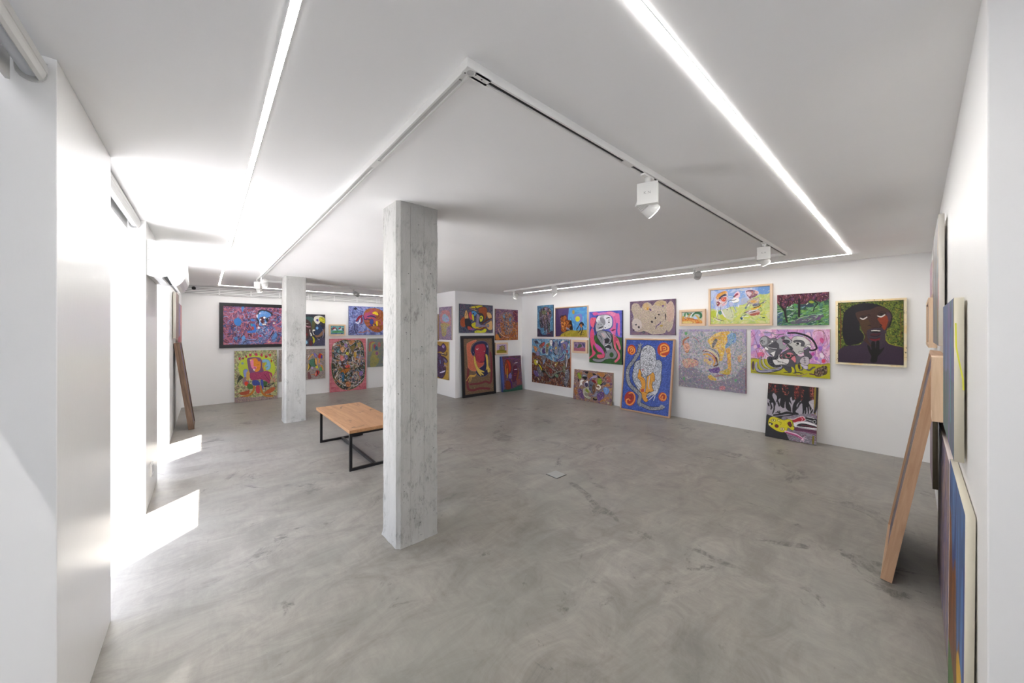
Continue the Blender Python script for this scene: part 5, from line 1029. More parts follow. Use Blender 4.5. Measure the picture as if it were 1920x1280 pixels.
# ------------------------------------------------------------------ alcove and return wall
picture('alcove', (4.565, 5.57), (1.554, 2.255), 0.03, [(47, 62), (457, 86), (452, 418), (40, 418)], [
    ('F', '3c4a5c'), ('M', '3c4a60 2c3a4c 5a5070 7a4a68 344a54 6a6880', dict(scale=12, bands=9, warp=1.3)),
    ('P', 'a8502c', '55 260 100 220 120 250 115 330 80 345 55 320'), ('P', 'e0b070', '105 240 110 170 130 140 150 200 150 240', '201410', 3), ('S', '14100c', 4, '120 165 130 190 120 210'), ('P', 'c84a5c', '155 180 190 160 200 220 200 260 165 240', '1c1418', 3), ('P', '4a90d0', '190 160 230 150 260 180 250 215 215 210 200 190', '14141c', 3), ('P', 'dcd030', '195 200 215 200 220 260 205 265'), ('E', '101014', 215, 185, 10, 8),
    ('P', 'd8c828', '180 105 240 90 310 85 330 95 280 110 240 120'), ('S', '5a2c18', 12, '240 100 262 140'), ('S', 'e0a860', 10, '170 115 210 130 250 150'), ('P', '9c4c24', '275 130 320 105 370 110 385 150 375 220 350 260 310 250 290 190', '28140c', 3), ('P', '34303c', '240 210 280 180 330 190 345 250 320 300 270 290', '14141c', 3), ('P', 'e0dc38', '290 230 310 205 335 230 320 275 295 280', '14141c', 3), ('E', '2a3448', 308, 235, 9, 12), ('P', '8a80a0', '255 190 290 210 280 280 300 320 400 325 400 345 300 345 240 335 250 280'), ('P', 'e0b074', '380 170 430 180 440 240 400 240 385 210', '201410', 3), ('S', '5a2414', 20, '320 310 370 270 440 240', 0.5), ('P', 'dcb078', '360 320 400 290 440 270 445 370 400 380', '281810', 3), ('E', '8a88a0', 390, 330, 16, 18, 0, '34303c', 3),
    ('D', '1c2430 8a4a68 5a6a88 3a5a60', 200, 10, 3, 0.5, 3, '42 64 150 70 120 140 60 240 42 250'), ('P', '242430', '110 250 160 250 190 300 200 350 170 390 130 360 110 320'), ('P', 'c8583c', '140 340 180 345 195 375 150 380'), ('P', 'a050a8', '160 370 220 365 200 385'), ('P', 'd8cc28', '190 310 240 290 240 340 290 345 240 365 200 345'), ('P', '7a3a18', '240 370 320 350 370 345 340 370 280 380'), ('S', 'd8a030', 8, '220 345 280 365 330 350'), ('P', 'dcdc38', '225 400 260 385 310 390 350 365 375 380 350 415 240 420', '28280c', 2), ('E', '14140c', 330, 380, 5, 4), ('E', '14140c', 245, 400, 5, 4), ('S', '101010', 5, '150 130 200 120 230 150'),
], 'colourful painting of curled creatures, hung above the black-framed red face', side='34404c')
picture('alcove', (5.655, 6.44), (1.36, 2.175), 0.03, [(32, 70), (347, 82), (345, 497), (30, 505)], [
    ('F', '7a5a70'), ('M', '7a5a74 6a4a64 9a7088 5a4468', dict(scale=26, bands=8), ), ('M', 'a85c30 8a4a2c c07a34 74503c', dict(scale=24, bands=8), '100 260 200 250 350 260 350 510 25 510 60 420 110 400'),
    ('P', '6a2a48', '280 110 330 110 335 250 290 240'), ('M', '5a6a80 3a3a4c a0705c 8a8898 c07a3c', dict(scale=16, bands=10, lw=0.14, lc='1c1620'), '110 160 200 110 270 160 260 260 280 340 220 420 160 400 150 300'), ('S', 'e8c8a0', 7, '70 350 100 410 160 455 220 465'), ('S', '7a3050', 5, '140 460 220 468 260 420'), ('D', '1c1620 c8a890 7a88a0 c8702c', 160, 18, 3.5, 1.0, 2.6, '80 160 280 130 300 300 260 450 100 420 60 300'), ('P', '343c44', '60 390 90 420 110 470 70 460'), ('E', '5a84b0', 235, 215, 14, 22, 0.4), ('E', '6a94b8', 150, 175, 12, 22, -0.3), ('E', '14141a', 195, 350, 9, 9), ('P', 'c88034', '30 440 60 420 90 490 30 500'), ('S', 'c8a890', 5, '290 340 320 360 330 480'), ('S', 'd88a30', 8, '190 250 215 280 200 300'), ('D', 'b08aa0 d89a5a 3a2c3c 7a7484', 160, 20, 4, 0.8, 2.6, ''),
], 'brown and mauve unframed painting beside the alcove corner', side='8a6a50')
picture('alcove', (4.60, 5.605), (0.0, 1.482), 0.04, [(72, 485), (432, 478), (490, 1140), (128, 1192)], [
    ('F', '7a624c'), ('M', '7a624c 6a5440 8a7058 74604e', dict(scale=12, bands=9)), ('D', '8e7458 5a4838 947a60', 500, 9, 2, 0.5, 3.1, ''),
    ('S', '7a3840', 26, '420 660 440 780 445 1020 380 1020 300 1045 190 1055', 0.1), ('S', '7a3840', 30, '155 850 150 1000 165 1110 230 1130 320 1105 430 1110', 0.1), ('S', '8a4450', 5, '400 620 425 700 432 900'),
    ('P', 'd07458', '120 560 150 530 230 500 230 520 180 560 170 650 220 700 260 780 340 800 300 850 250 890 190 880 150 840 140 760 125 640', 'e09a7c', 3), ('P', '2c2c50', '180 650 190 580 240 530 310 515 370 535 395 600 400 700 410 860 400 930 340 960 290 950 250 900 300 850 350 800 300 700 240 640 210 700', '6a6888', 4), ('P', 'a8384a', '220 620 235 570 290 550 340 555 362 620 350 700 350 760 300 800 250 760 235 700', '5a1c2c', 3), ('P', 'c86050', '250 760 300 790 350 780 330 820 270 840'), ('M', 'a8384a b8445a 98303f', dict(scale=9, bands=9), '225 620 240 575 290 555 340 560 358 620 346 700 346 755 300 790 255 755 240 700'),
    ('P', 'dcc060', '215 710 235 720 255 800 290 860 350 890 355 905 320 900 350 930 345 945 310 925 325 950 305 945 280 915 260 880 225 800', '5a4820', 2), ('S', 'e4cc74', 7, '290 870 350 900'), ('S', 'e4cc74', 7, '285 885 345 935'), ('S', 'e4cc74', 7, '280 895 315 945'),
    ('P', 'dcc060', '360 680 385 690 400 760 405 820 430 870 432 905 415 870 418 900 400 905 395 860 375 880 380 820 370 740', '5a4820', 2), ('S', 'e4cc74', 5, '395 840 425 900'), ('S', 'e4cc74', 5, '390 840 402 900'),
    ('P', 'd8a850', '260 920 240 960 200 965 170 960 140 1020 150 980 180 940 230 940'), ('S', 'e0b864', 6, '180 950 135 1010'), ('S', 'e0b864', 6, '190 955 165 1030'), ('S', 'e0b864', 6, '200 960 190 1020'),
    ('S', 'f0ece4', 6, '240 612 255 622 265 605'), ('S', 'f0ece4', 5, '340 645 352 635'), ('S', '3a1020', 6, '300 778 330 775'), ('S', '30101c', 5, '345 640 358 636'), ('S', 'a8a8c8', 12, '375 570 380 590'), ('S', '9090b8', 8, '205 650 210 660'),
], 'tall black-framed picture leaning in the alcove, red bearded face with yellow hands', side='14120f', frame='black', fw=0.066, lean=0.085)
picture('alcove', (5.645, 6.062), (0.983, 1.295), 0.05, [(48, 560), (188, 556), (185, 682), (48, 695)], [
    ('F', 'c0a8c8'), ('P', '9a8a2c', '48 660 90 640 150 645 190 655 190 700 48 700'), ('P', '9a8a5c', '95 640 100 600 130 580 160 600 160 640', '241c18', 4), ('S', '1c1418', 7, '85 600 100 590 95 620'), ('S', '3a1830', 8, '150 585 165 580'), ('S', '1c1418', 4, '120 600 115 635'), ('S', '5a5014', 4, '60 670 120 650 180 660'),
], 'tiny wood-framed picture of an arched shape on lilac, above the leaning purple canvas', side='c8b898', frame='pine', fw=0.035)
picture('alcove', (5.815, 6.50), (0.0, 0.932), 0.075, [(100, 742), (352, 728), (420, 1198), (150, 1240)], [
    ('F', '5a3c5c'), ('M', '6a3c5a 4a3458 7a4a3c 5a4a78 8a5038 3c4a5c', dict(scale=16, bands=9, warp=1.3)), ('P', '4a589c', '98 742 110 742 150 1000 160 1240 148 1242'), ('P', '2c5a4c', '160 1200 260 1190 400 1130 425 1200 150 1245'), ('P', '8a3c28', '150 840 170 780 200 790 230 830 240 930 200 980 160 960', '3a1418', 3), ('S', 'c83820', 22, '185 800 215 850 225 930', 0.4), ('S', 'e8c038', 9, '185 900 190 980 195 1030'), ('S', 'e88030', 7, '170 840 165 900 175 980'), ('P', '7a70b0', '215 980 240 960 255 1000 250 1040 215 1030', '2c2450', 3), ('S', '4a2070', 22, '225 1050 250 1090 270 1170', 0.5), ('P', '7a3c24', '180 1080 240 1090 250 1180 190 1190', '4a2418', 3), ('P', '8a4c2c', '330 930 350 960 340 1050 320 1060'), ('P', '5a2440', '270 880 310 870 330 960 300 1080 270 1060', '2c1424', 3), ('S', 'd8c8d8', 9, '280 830 315 820'), ('S', 'e0d8e8', 8, '285 915 320 910'), ('S', 'b05a48', 5, '285 970 315 965'), ('S', 'b05a48', 5, '285 995 318 990'), ('S', '7a3c80', 10, '150 775 250 765 330 790'), ('P', '8a4a4a', '330 1060 370 1050 380 1110 340 1130'),
], 'thick purple and red canvas with blue edges leaning in the alcove corner', side='4a5c9a', lean=0.075)

picture('return', (7.306, 7.904), (1.384, 2.194), 0.03, [(92, 92), (285, 78), (280, 595), (95, 592)], [
    ('F', '8a7a94'), ('M', '8a7a98 9a80a0 7a7090 a88898 6c6484', dict(scale=16, bands=12, warp=1.2)), ('M', 'c07864 b86a78 d09080', dict(scale=14, bands=9), '120 170 180 140 250 160 270 300 250 380 120 330', 0.8), ('M', '60b0b8 7ac8d0 9aa0e0 c880b0', dict(scale=14, bands=9), '140 240 170 200 220 220 250 300 200 330 150 300'), ('M', 'c0a040 a8b04c b88838 8a9a60', dict(scale=14, bands=9), '120 350 200 340 260 370 210 420 200 520 150 540 130 440', 0.8), ('D', 'c8b8d0 5a5070 d09060 78c0c0', 160, 14, 3.5, 0.8, 3, ''),
], 'narrow mottled lilac painting on the short side wall of the alcove', side='c8bca8')
picture('return', (7.45, 8.12), (0.405, 1.336), 0.03, [(20, 615), (232, 622), (228, 1215), (20, 1165)], [
    ('F', 'b8923c'), ('M', 'b8923c c09c48 a8843a', dict(scale=50, bands=5)), ('P', '4a2c54', '20 680 60 670 110 690 150 645 190 690 195 750 150 790 110 770 60 780 20 800', '14101c', 6), ('P', '3a2448', '30 800 100 800 120 840 170 860 210 900 215 940 170 930 160 980 190 1030 180 1110 130 1180 60 1150 20 1130 20 900', '14101c', 6), ('M', '3a2448 5a3c68 2a1838 4a4474 54303c', dict(scale=22, bands=8, lw=0.1, lc='14101c'), '30 800 100 800 120 850 170 880 150 960 180 1040 170 1100 130 1170 60 1140 20 1120 20 900'), ('P', '8a70b0', '130 680 160 670 175 700 150 730', '2c1c3c', 3), ('S', 'e0dcf0', 9, '135 700 155 706'), ('S', '2c2440', 16, '110 810 200 830 205 790'), ('S', 'd0d8f0', 6, '130 810 160 800'), ('S', 'e0d8f0', 22, '100 1095 140 1085 175 1070', 0.4), ('S', '7aa0d8', 9, '100 900 105 960'), ('P', '746c90', '150 880 180 890 210 930 180 950', '1c1428', 4), ('S', '9a88b0', 12, '160 1010 175 980 200 1000'), ('S', '18100c', 8, '20 1180 230 1212', 0),
], 'yellow ochre painting with purple shapes, lower one on the alcove side wall', side='c8b48a')
picture('return', (7.955, 8.35), (1.36, 2.025), 0.03, [(0, 0), (10, 0), (10, 10), (0, 10)], [('F', '8a7c90'), ('M', '8a7c90 9a8a80 a89080', dict(scale=2, bands=8))], 'raw-edged canvas mostly hidden behind the near concrete column', side='b89878')

# ------------------------------------------------------------------ back wall
picture('back', (0.207, 1.70), (1.222, 2.225), 0.045, [(150, 150), (1760, 200), (1760, 1085), (150, 1130)], [
    ('F', '7a5470'), ('M', '8a5068 6a5480 9a5c70 54507c a8647c 5a3c50 7a6ca0 b06a78 46486c', dict(scale=95, bands=10, warp=1.5)),
    ('M', '7a5470 8a4c60 a86078 5c4064 c07088', dict(scale=70, bands=9, warp=1.4), '150 150 900 160 1600 180 1600 330 1250 300 1000 240 800 400 500 380 300 600 150 560', 0.6), ('M', '5a80b8 6a94d0 7a88b8 5470a8', dict(scale=80, bands=7, warp=1.3), '900 700 1250 650 1350 800 1300 1050 900 1090 500 1110 600 1000 850 1030 950 900', 0.8),
    ('D', '3a2438 b87890 8ab0e0 5a3c64 d08898 4a6cb0 2a2434 9a4c58', 560, 95, 13, 0.7, 3.0, ''),
    ('P', '3c80cc', '385 530 420 470 490 450 550 500 550 600 500 650 420 620', '5a6c90', 8), ('P', '4a8cd0', '560 170 610 165 600 260 570 300'), ('P', '3c78d0', '770 620 860 600 890 700 880 800 800 820 690 820 700 780 800 760 830 700', None), ('P', 'b84c3c', '790 680 830 665 840 740 800 740'), ('P', '4a80d0', '760 480 840 480 860 520 790 530'), ('P', '4888dc', '1480 580 1560 560 1600 700 1520 740'), ('P', '4a80b8', '390 950 450 920 480 980 430 1010'), ('P', '34a8b8', '770 600 800 595 800 650 775 650'),
    ('P', '2c2834', '930 300 960 250 1080 240 1240 310 1260 380 1180 420 1140 560 1000 640 930 560 890 430'), ('P', '5c94d8', '950 330 1000 270 1120 280 1220 340 1220 400 1140 440 1100 470 1130 560 1080 640 960 640 950 520 910 440', '1c2030', 6), ('P', '5a2834', '960 460 1060 420 1080 560 1020 580'),
    ('P', '74a0dc', '1000 290 1090 290 1150 340 1070 360 1000 350'), ('E', 'f4f0f0', 1075, 440, 28, 26, 0, '3a1c24', 6), ('E', 'f4f0f0', 988, 490, 18, 22), ('P', 'f0f0f4', '900 380 925 360 920 440 900 430'), ('P', 'f4f4f4', '960 330 985 310 975 360'), ('P', 'f4ece8', '1030 590 1110 590 1110 620 1040 625', '7a2c30', 6), ('P', 'f0e8f0', '920 680 950 660 980 700 940 720'), ('S', 'e8f0f8', 10, '960 500 980 560 950 620'), ('D', 'f0f4f8 1c2434 8ab8ec', 90, 24, 9, 0.8, 3, '950 280 1200 300 1150 700 1300 900 1200 1000 950 1050 900 700 940 500'),
    ('S', 'c87898', 30, '1110 1060 1190 960 1230 850 1260 760', 0.5), ('S', '1c1c30', 26, '1180 960 1240 860 1290 770', 0.5), ('P', '5c8ccc', '1230 980 1270 880 1330 800 1360 880 1300 980', '2c3450', 7), ('S', 'd07890', 22, '1280 660 1400 590 1560 470', 0.4), ('S', 'c06c80', 26, '1080 1090 1300 1070 1580 1080', 0.3), ('S', '28283c', 14, '660 1000 780 1020 880 1010 960 930', 0.2), ('S', '8a98d0', 16, '600 900 640 970 760 990 880 980'), ('S', '24243c', 14, '480 1090 560 920 620 850'), ('P', '5c98d8', '560 960 610 880 650 960 600 1000'), ('E', 'c04050', 985, 895, 28, 30, 0, '8a98d8', 12), ('S', '9a8ca0', 20, '440 660 450 760 400 800 500 840', 0.4), ('S', '2c3c78', 18, '360 580 340 700 300 840'), ('E', 'f0e8e0', 1290, 575, 24, 16), ('P', 'e0a898', '1150 1040 1210 1020 1200 1060 1150 1065'),
], 'big black-framed red and blue swirling painting half behind the far column', side='14141a', frame='black', fw=0.07, cell=0.006)
picture('back', (0.468, 1.262), (0.0, 1.15), 0.03, [(103, 148), (990, 125), (1003, 1135), (112, 1228)], [
    ('F', 'a8b060'), ('M', '9a9c70 c0c088 7a8a5c b0947c 6a6c50 ccc89c 9a6c5c', dict(scale=20, bands=12, warp=1.2)), ('D', 'e0e0b0 2c3424 b86a58 8a9c4c e8e8c8 4a3c38', 1100, 20, 6, 0.8, 3.0, ''),
    ('P', 'b8c83c', '190 480 220 380 300 290 420 250 560 240 700 250 860 300 930 400 960 500 930 640 800 700 300 700 220 600'),
    ('Q', 'b03048', '190 280 240 280 230 340 200 340'), ('Q', '7a2438', '260 290 300 280 310 310 280 330'), ('Q', 'a82c40', '330 250 375 240 370 290 340 290'), ('Q', 'b83050', '410 215 460 205 460 265 415 265'), ('Q', 'b83050', '530 195 575 190 590 250 545 255'), ('Q', 'b03048', '650 200 695 205 695 270 655 265'), ('Q', 'a82c40', '740 240 795 260 790 300 740 285'), ('Q', 'c03c40', '820 220 880 210 860 270 840 270'), ('E', 'a83820', 878, 358, 14, 32), ('S', 'b8d048', 22, '490 205 495 270'), ('S', 'b8d048', 22, '385 220 385 280'), ('S', 'b8d048', 22, '612 200 620 260'), ('S', 'b8d048', 22, '722 220 730 280'), ('E', '8aa8b0', 275, 405, 30, 24),
    ('P', '7a5078', '370 330 400 290 520 275 640 290 690 370 690 480 720 560 640 640 460 660 410 580 390 480', 'b89a60', 5), ('P', 'e08c28', '440 330 520 300 580 310 600 360 650 370 655 470 620 560 540 580 500 520 450 460'), ('P', 'e884a8', '440 340 500 340 510 460 560 470 570 500 520 560 490 520 460 480'), ('S', '8a2c1c', 10, '510 500 540 490 545 520 520 530'), ('P', 'f0e8e0', '500 530 530 530 530 560 510 555'), ('S', '7a3c14', 7, '570 440 620 430'), ('S', 'b85a14', 6, '560 520 600 500 640 500'), ('P', 'f0d870', '430 330 450 330 455 350 435 350'),
    ('P', '84b8d8', '690 340 760 320 830 350 860 430 850 510 800 545 760 520 810 470 740 480 780 420 770 380 700 390', '5a78a0', 6), ('P', 'c08c38', '700 410 740 400 740 420 720 500 760 540 710 540'), ('P', '8494d0', '300 640 295 560 340 525 380 540 390 600 350 700 320 700', '3a3c70', 5), ('P', 'c8a050', '360 590 420 580 430 700 390 760 360 740'), ('P', '303828', '200 680 230 650 290 700 210 770 170 840 170 760'),
    ('P', 'a03860', '430 620 540 590 660 590 760 560 860 590 900 640 880 700 850 760 840 820 780 800 740 760 640 740 460 750'), ('D', 'c05078 7a2448 b84870', 200, 22, 5, 0.8, 3, '430 620 540 590 660 590 760 560 860 590 900 640 850 760 780 800 740 760 640 740 460 750'), ('S', '5a1c34', 9, '720 620 800 720 860 780'), ('S', 'c8b858', 16, '840 620 870 700 880 740', 0.4),
    ('P', '8a6c78', '290 720 350 690 360 760 420 770 400 860 300 850'), ('P', 'd83c24', '320 800 370 780 400 820 370 870 330 860'), ('P', '4c6c30', '400 830 480 850 500 920 410 940 370 880'), ('P', '3c4c98', '480 770 560 750 620 780 640 850 500 860'), ('P', '3c4ca0', '650 760 700 750 715 860 700 950 670 880'), ('P', '3c6434', '720 780 800 800 760 880 720 880'), ('S', '14140f', 44, '740 890 830 860 920 820', 0.5), ('S', 'c8c8b0', 8, '780 880 900 830'), ('P', 'c0404c', '560 880 630 870 640 1000 600 1030 560 990'), ('S', 'b87428', 46, '520 880 500 980 420 1060 240 1110', 0.3), ('S', 'b87028', 46, '660 880 680 1000 760 1070 900 1080', 0.3), ('P', 'b85c34', '740 1000 900 900 960 930 880 1010 760 1040'), ('P', 'a84c30', '210 1020 340 980 420 960 400 1040 260 1060'),
    ('M', '8a7480 a08890 74606c b09c8c', dict(scale=30, bands=9), '110 1120 300 1100 500 1110 660 1090 900 1110 1003 1050 1003 1135 112 1228', 0.9), ('S', 'd87060', 14, '930 720 940 800'),
], 'lime-edged painting of a seated red figure leaning at the left end of the back wall', side='5a6a68', lean=0.10)
picture('back', (1.305, 2.313), (0.38, 1.144), 0.03, [(-440, 680), (413, 665), (410, 1205), (-440, 1250)], [
    ('F', '948880'), ('M', '948880 a89a90 80746c 9c8c94 74706c b0a49a', dict(scale=22, bands=12, warp=1.2)), ('D', 'c8bcb0 5c5450 a08ca8 7a8470', 500, 22, 5, 0.8, 3, ''),
    ('P', '4c7a64', '120 880 200 840 240 950 200 1000 140 980'), ('S', 'd8a050', 24, '100 860 150 790 190 770 240 800', 0.3), ('S', 'd8c8c0', 14, '110 780 90 830'), ('P', '8a7cc0', '190 760 220 740 260 800 240 830', '242040', 4), ('P', 'e0a860', '215 860 245 830 260 900 250 960 225 940', '2c1c14', 5), ('S', '14100c', 12, '215 850 220 930 250 990'), ('P', 'dcd030', '230 990 270 970 270 1020 235 1010'), ('S', 'd8a8b0', 12, '280 870 270 960'), ('P', 'c83828', '280 800 310 750 350 770 330 830 290 840', '3a1014', 4), ('P', '3a3ca0', '335 790 355 780 355 840 335 840'), ('S', 'd8983c', 26, '310 850 300 920 340 970 370 1050', 0.3), ('S', 'b090c8', 16, '300 930 340 950'), ('P', '5c9a60', '300 1020 340 1000 350 1060 310 1070', '3a4c38', 3), ('P', 'c83c34', '215 1150 250 1060 300 1080 290 1120 250 1160', '3a1014', 4), ('P', '141428', '255 1070 275 1080 275 1140 260 1120'), ('S', 'f0e8e0', 8, '240 1100 230 1150'), ('S', '1c140c', 30, '110 940 125 990 90 1050', 0.4), ('S', 'e8c848', 22, '100 940 108 990 85 1050', 0.5), ('P', 'b8a0d0', '150 1000 185 990 180 1030 155 1030'), ('S', 'd0702c', 12, '150 1130 210 1130 230 1100'), ('P', '7a4c50', '85 1100 120 1090 150 1200 90 1200'), ('S', 'd8a050', 12, '330 750 370 790 370 880'),
], 'speckled grey-brown painting, lower right of the far column', side='c8b8a8')
picture('back', (1.76, 2.31), (1.223, 2.022), 0.03, [(20, 88), (408, 92), (410, 620), (20, 625)], [
    ('F', '34343c'), ('M', '34343c 2c2c38 44404c', dict(scale=60, bands=5)), ('P', '3c5c5c', '85 160 140 130 210 150 230 220 200 330 100 340 85 260'), ('P', '4c3434', '85 200 140 190 180 240 190 330 160 440 120 500 85 500'), ('P', '5c5c38', '205 200 245 230 250 310 200 380'), ('P', 'e0dcd0', '225 180 250 125 330 112 400 150 400 180 350 180 300 255 260 240'), ('P', 'ccc838', '310 190 320 140 370 140 405 170 400 240 350 220', '2c2c14', 4), ('P', '4c3c8c', '262 180 290 165 300 205 275 205'), ('S', '1c1c10', 8, '340 160 380 150'), ('E', '1c1c10', 375, 178, 8, 8), ('S', '1c1c10', 6, '350 210 390 210'),
    ('P', '2c3c5c', '245 300 280 260 330 270 370 330 340 400 290 440 240 420', '14141c', 5), ('P', '7aa8dc', '260 320 280 295 300 320 280 350'), ('P', '8c6850', '245 440 300 440 370 360 400 330 395 400 340 460 270 480'), ('P', 'f0f0e8', '205 370 215 345 250 350 240 370 215 380 230 420 245 440 220 430', '14141c', 3), ('P', 'f0f0e8', '158 350 172 350 170 390 195 420 200 450 175 455 165 410', '14141c', 3), ('E', '14141c', 178, 435, 6, 8), ('S', 'e8a8b8', 10, '90 270 130 300 175 300'), ('S', 'f0ece0', 6, '105 250 140 245'), ('P', '4c5c7c', '85 530 110 515 140 545 135 590 85 590'), ('P', '9cd0e8', '85 540 115 530 130 570 100 590', '1c2c3c', 4), ('P', 'c8c430', '200 460 240 500 240 600 215 560 215 510'), ('M', '44445c 54506c 3c3c50', dict(scale=24, bands=8), '240 560 300 500 400 490 410 620 240 620'), ('S', '8a88a0', 14, '370 340 380 420 370 480'), ('S', 'a8a4b0', 8, '280 500 320 520'), ('P', '5c2c30', '160 530 200 540 200 610 160 610'), ('E', '7c3030', 115, 430, 18, 22),
], 'dark painting of open-mouthed faces just right of the far column', side='2c2c34')
picture('back', (2.404, 2.805), (1.477, 1.772), 0.045, [(100, 312), (288, 312), (288, 435), (100, 438)], [
    ('F', '7ab8b8'), ('M', '7ab8b8 5aa0b0 9accc8 4a7a98', dict(scale=26, bands=7)), ('S', '9c3038', 22, '120 370 145 345 175 350', 0.4), ('S', '9c3038', 20, '215 355 240 340', 0.4), ('P', 'e8e4e0', '135 375 165 350 185 375'), ('P', 'e8e4e0', '215 365 245 350 250 370'), ('S', '202030', 10, '170 345 190 380'), ('S', '402040', 14, '270 345 275 385'), ('P', '4c8c58', '120 400 180 385 260 390 280 410 130 415'), ('S', '4c4080', 8, '110 430 280 428', 0), ('E', '1c2c3c', 258, 422, 8, 6), ('S', '203848', 8, '110 350 118 390'),
], 'tiny pale wood framed turquoise picture above the red gridded canvas', side='c8b898', frame='pine', fw=0.035)
picture('back', (2.888, 3.93), (1.487, 2.277), 0.03, [(348, 58), (905, 72), (905, 445), (350, 455)], [
    ('F', '7480b8'), ('M', '7480bc 8a94cc 6470a8 90a0d0 585c8c', dict(scale=36, bands=8, warp=1.2)), ('D', '2c3050 a8b4e0 3c4070 b088b8', 200, 24, 6, 0.7, 3, ''), ('M', '3c3c5c 5a6090 2c2c48 8a94cc', dict(scale=16, bands=8), '360 380 450 300 480 420 360 440', 0.8),
    ('P', '9c5c28', '560 180 600 110 680 85 780 95 860 150 880 260 840 380 740 410 640 360 580 290'), ('M', 'a0602c 8a4c30 b06a38 a85068', dict(scale=60, bands=6), '570 180 610 120 680 95 780 105 850 160 860 260 830 370 740 400 650 350 590 280'), ('P', 'b05078', '570 180 640 150 700 170 640 220 580 250'), ('S', '2c2c70', 20, '620 200 680 190 740 210', 0.4), ('E', '3c4c98', 680, 270, 26, 36, 0, '1c2458', 4), ('S', '2c2c6c', 14, '640 330 700 320 760 300'), ('P', 'e8c424', '690 150 740 130 775 160 770 180 730 170'), ('P', 'e8c424', '740 270 765 260 770 320 750 320'), ('E', 'e8c42c', 712, 318, 9, 9), ('S', '8a1c30', 34, '460 260 500 210 540 190', 0.4), ('S', '8a1c30', 20, '520 200 540 250 520 300', 0.4), ('S', 'f0f0f4', 16, '450 280 490 290 515 230', 0.4), ('S', 'b86c2c', 9, '490 410 560 412 620 390 650 410', 0.2), ('S', '28284c', 10, '440 310 430 370 460 420'), ('S', '30305c', 12, '600 230 660 240'), ('S', '3c1c50', 12, '560 190 580 240 620 230'), ('P', '202440', '420 90 450 75 470 95 440 110'),
], 'blue painting with a large orange round beast, partly behind the near column', side='5c68a0')
picture('back', (2.41, 3.333), (0.0, 1.393), 0.03, [(85, 500), (560, 495), (582, 1160), (97, 1215)], [
    ('F', 'c05c6c'), ('M', 'c86474 b85464 d07884', dict(scale=60, bands=5)),
] + [('S', '8a3444', 3, '%d 495 %d 1210' % (x, x + 14), 0) for x in range(90, 580, 16)] + [('S', 'e8a8b0', 3, '85 %d 585 %d' % (y, y - 20), 0) for y in range(505, 1230, 18)] + [
    ('P', '3c4038', '120 640 150 560 220 530 280 510 340 520 400 520 470 515 520 560 540 660 550 760 560 900 540 1040 480 1110 400 1160 320 1175 240 1150 170 1080 130 980 115 860 125 750', '8a8454', 5),
    ('M', '3c5048 a8a098 2c3434 c08458 5c6c70 8a90a8 d8d0c8 4c3430 746838', dict(scale=48, bands=9, warp=1.9, lw=0.22, lc='14160f'), '128 640 155 565 220 535 280 515 340 525 400 525 470 520 515 565 535 660 545 760 555 900 535 1035 478 1105 400 1152 320 1168 245 1142 175 1075 136 975 122 860 132 750'),
    ('P', '3c7c8c', '185 660 220 610 210 690', '14140f', 4), ('P', 'd8a070', '230 620 270 600 290 640 260 680 235 660', '2c1810', 4), ('E', 'dcd040', 325, 690, 20, 20, 0, '14140f', 4), ('P', '8c78b8', '280 570 310 560 320 610 290 600'), ('P', '7c74a8', '290 720 320 710 330 760 290 770'), ('P', 'd87c78', '230 730 260 720 290 770 240 790'), ('P', 'd8584c', '300 850 350 840 360 870 310 880'), ('P', 'c89c38', '410 680 440 670 440 730 415 740'), ('P', 'b8702c', '240 920 340 880 370 900 280 960', '2c1810', 4), ('P', '30688c', '250 950 280 950 290 1050 260 1060', '14140f', 4), ('P', '8c70b8', '485 940 520 920 530 970 490 985', '2c2440', 3), ('P', '203c28', '420 540 440 540 440 600 420 600'), ('P', 'a8944c', '450 560 490 545 500 600 460 610'), ('P', 'c8845c', '310 1070 370 1065 370 1130 320 1130', '3c1c18', 4), ('S', '2c1810', 5, '325 1100 360 1100'), ('S', 'e0dcd8', 8, '220 970 230 1060 300 1120'), ('S', 'e0dcd8', 7, '390 1120 450 1110 540 1020'), ('S', 'a8b488', 8, '140 920 150 1000 230 1100'), ('S', '203424', 14, '130 900 150 1010 240 1110 320 1140'), ('S', 'e0dcd8', 6, '380 720 400 830 380 850'), ('S', '14140f', 6, '300 890 400 890 450 850'), ('S', 'd0ccc8', 6, '470 600 500 680 480 760 440 880'), ('D', '14160f e0dcd4 3c5a4c c8844c 8a80b0 14160f', 420, 26, 4.5, 1.4, 2.0, '135 640 160 570 280 520 470 525 530 660 545 900 470 1100 320 1160 180 1075 125 860'), ('E', 'a8a8a8', 400, 1000, 16, 18, 0, '14140f', 4),
], 'large red gridded painting with a tangled oval, leaning behind the bench', side='c86870', lean=0.045)
picture('back', (3.39, 3.96), (0.59, 1.39), 0.03, [(600, 492), (885, 492), (885, 865), (602, 880)], [
    ('F', '74786c'), ('M', '74807c 7c8474 6c7488 8c8870', dict(scale=24, bands=8)), ('S', 'a85c58', 22, '625 660 630 560 680 540', 0.2), ('S', 'a89c50', 24, '650 660 655 570 690 550', 0.2), ('M', '9c9448 8c8c50 a8984c', dict(scale=24, bands=7), '640 720 700 660 740 740 760 800 700 870 640 870', 0.8), ('P', '9c4858', '680 600 700 570 720 610 700 640'), ('P', '3c5c7c', '700 610 730 600 740 640 710 650'), ('E', '8c5c80', 728, 692, 22, 26, 0, 'a89c50', 6), ('S', 'a8984c', 14, '690 720 710 770 760 770'), ('P', 'a86c68', '740 560 770 540 780 600 750 610'),
], 'dull green and yellow painting beside the near concrete column', side='6c746c')

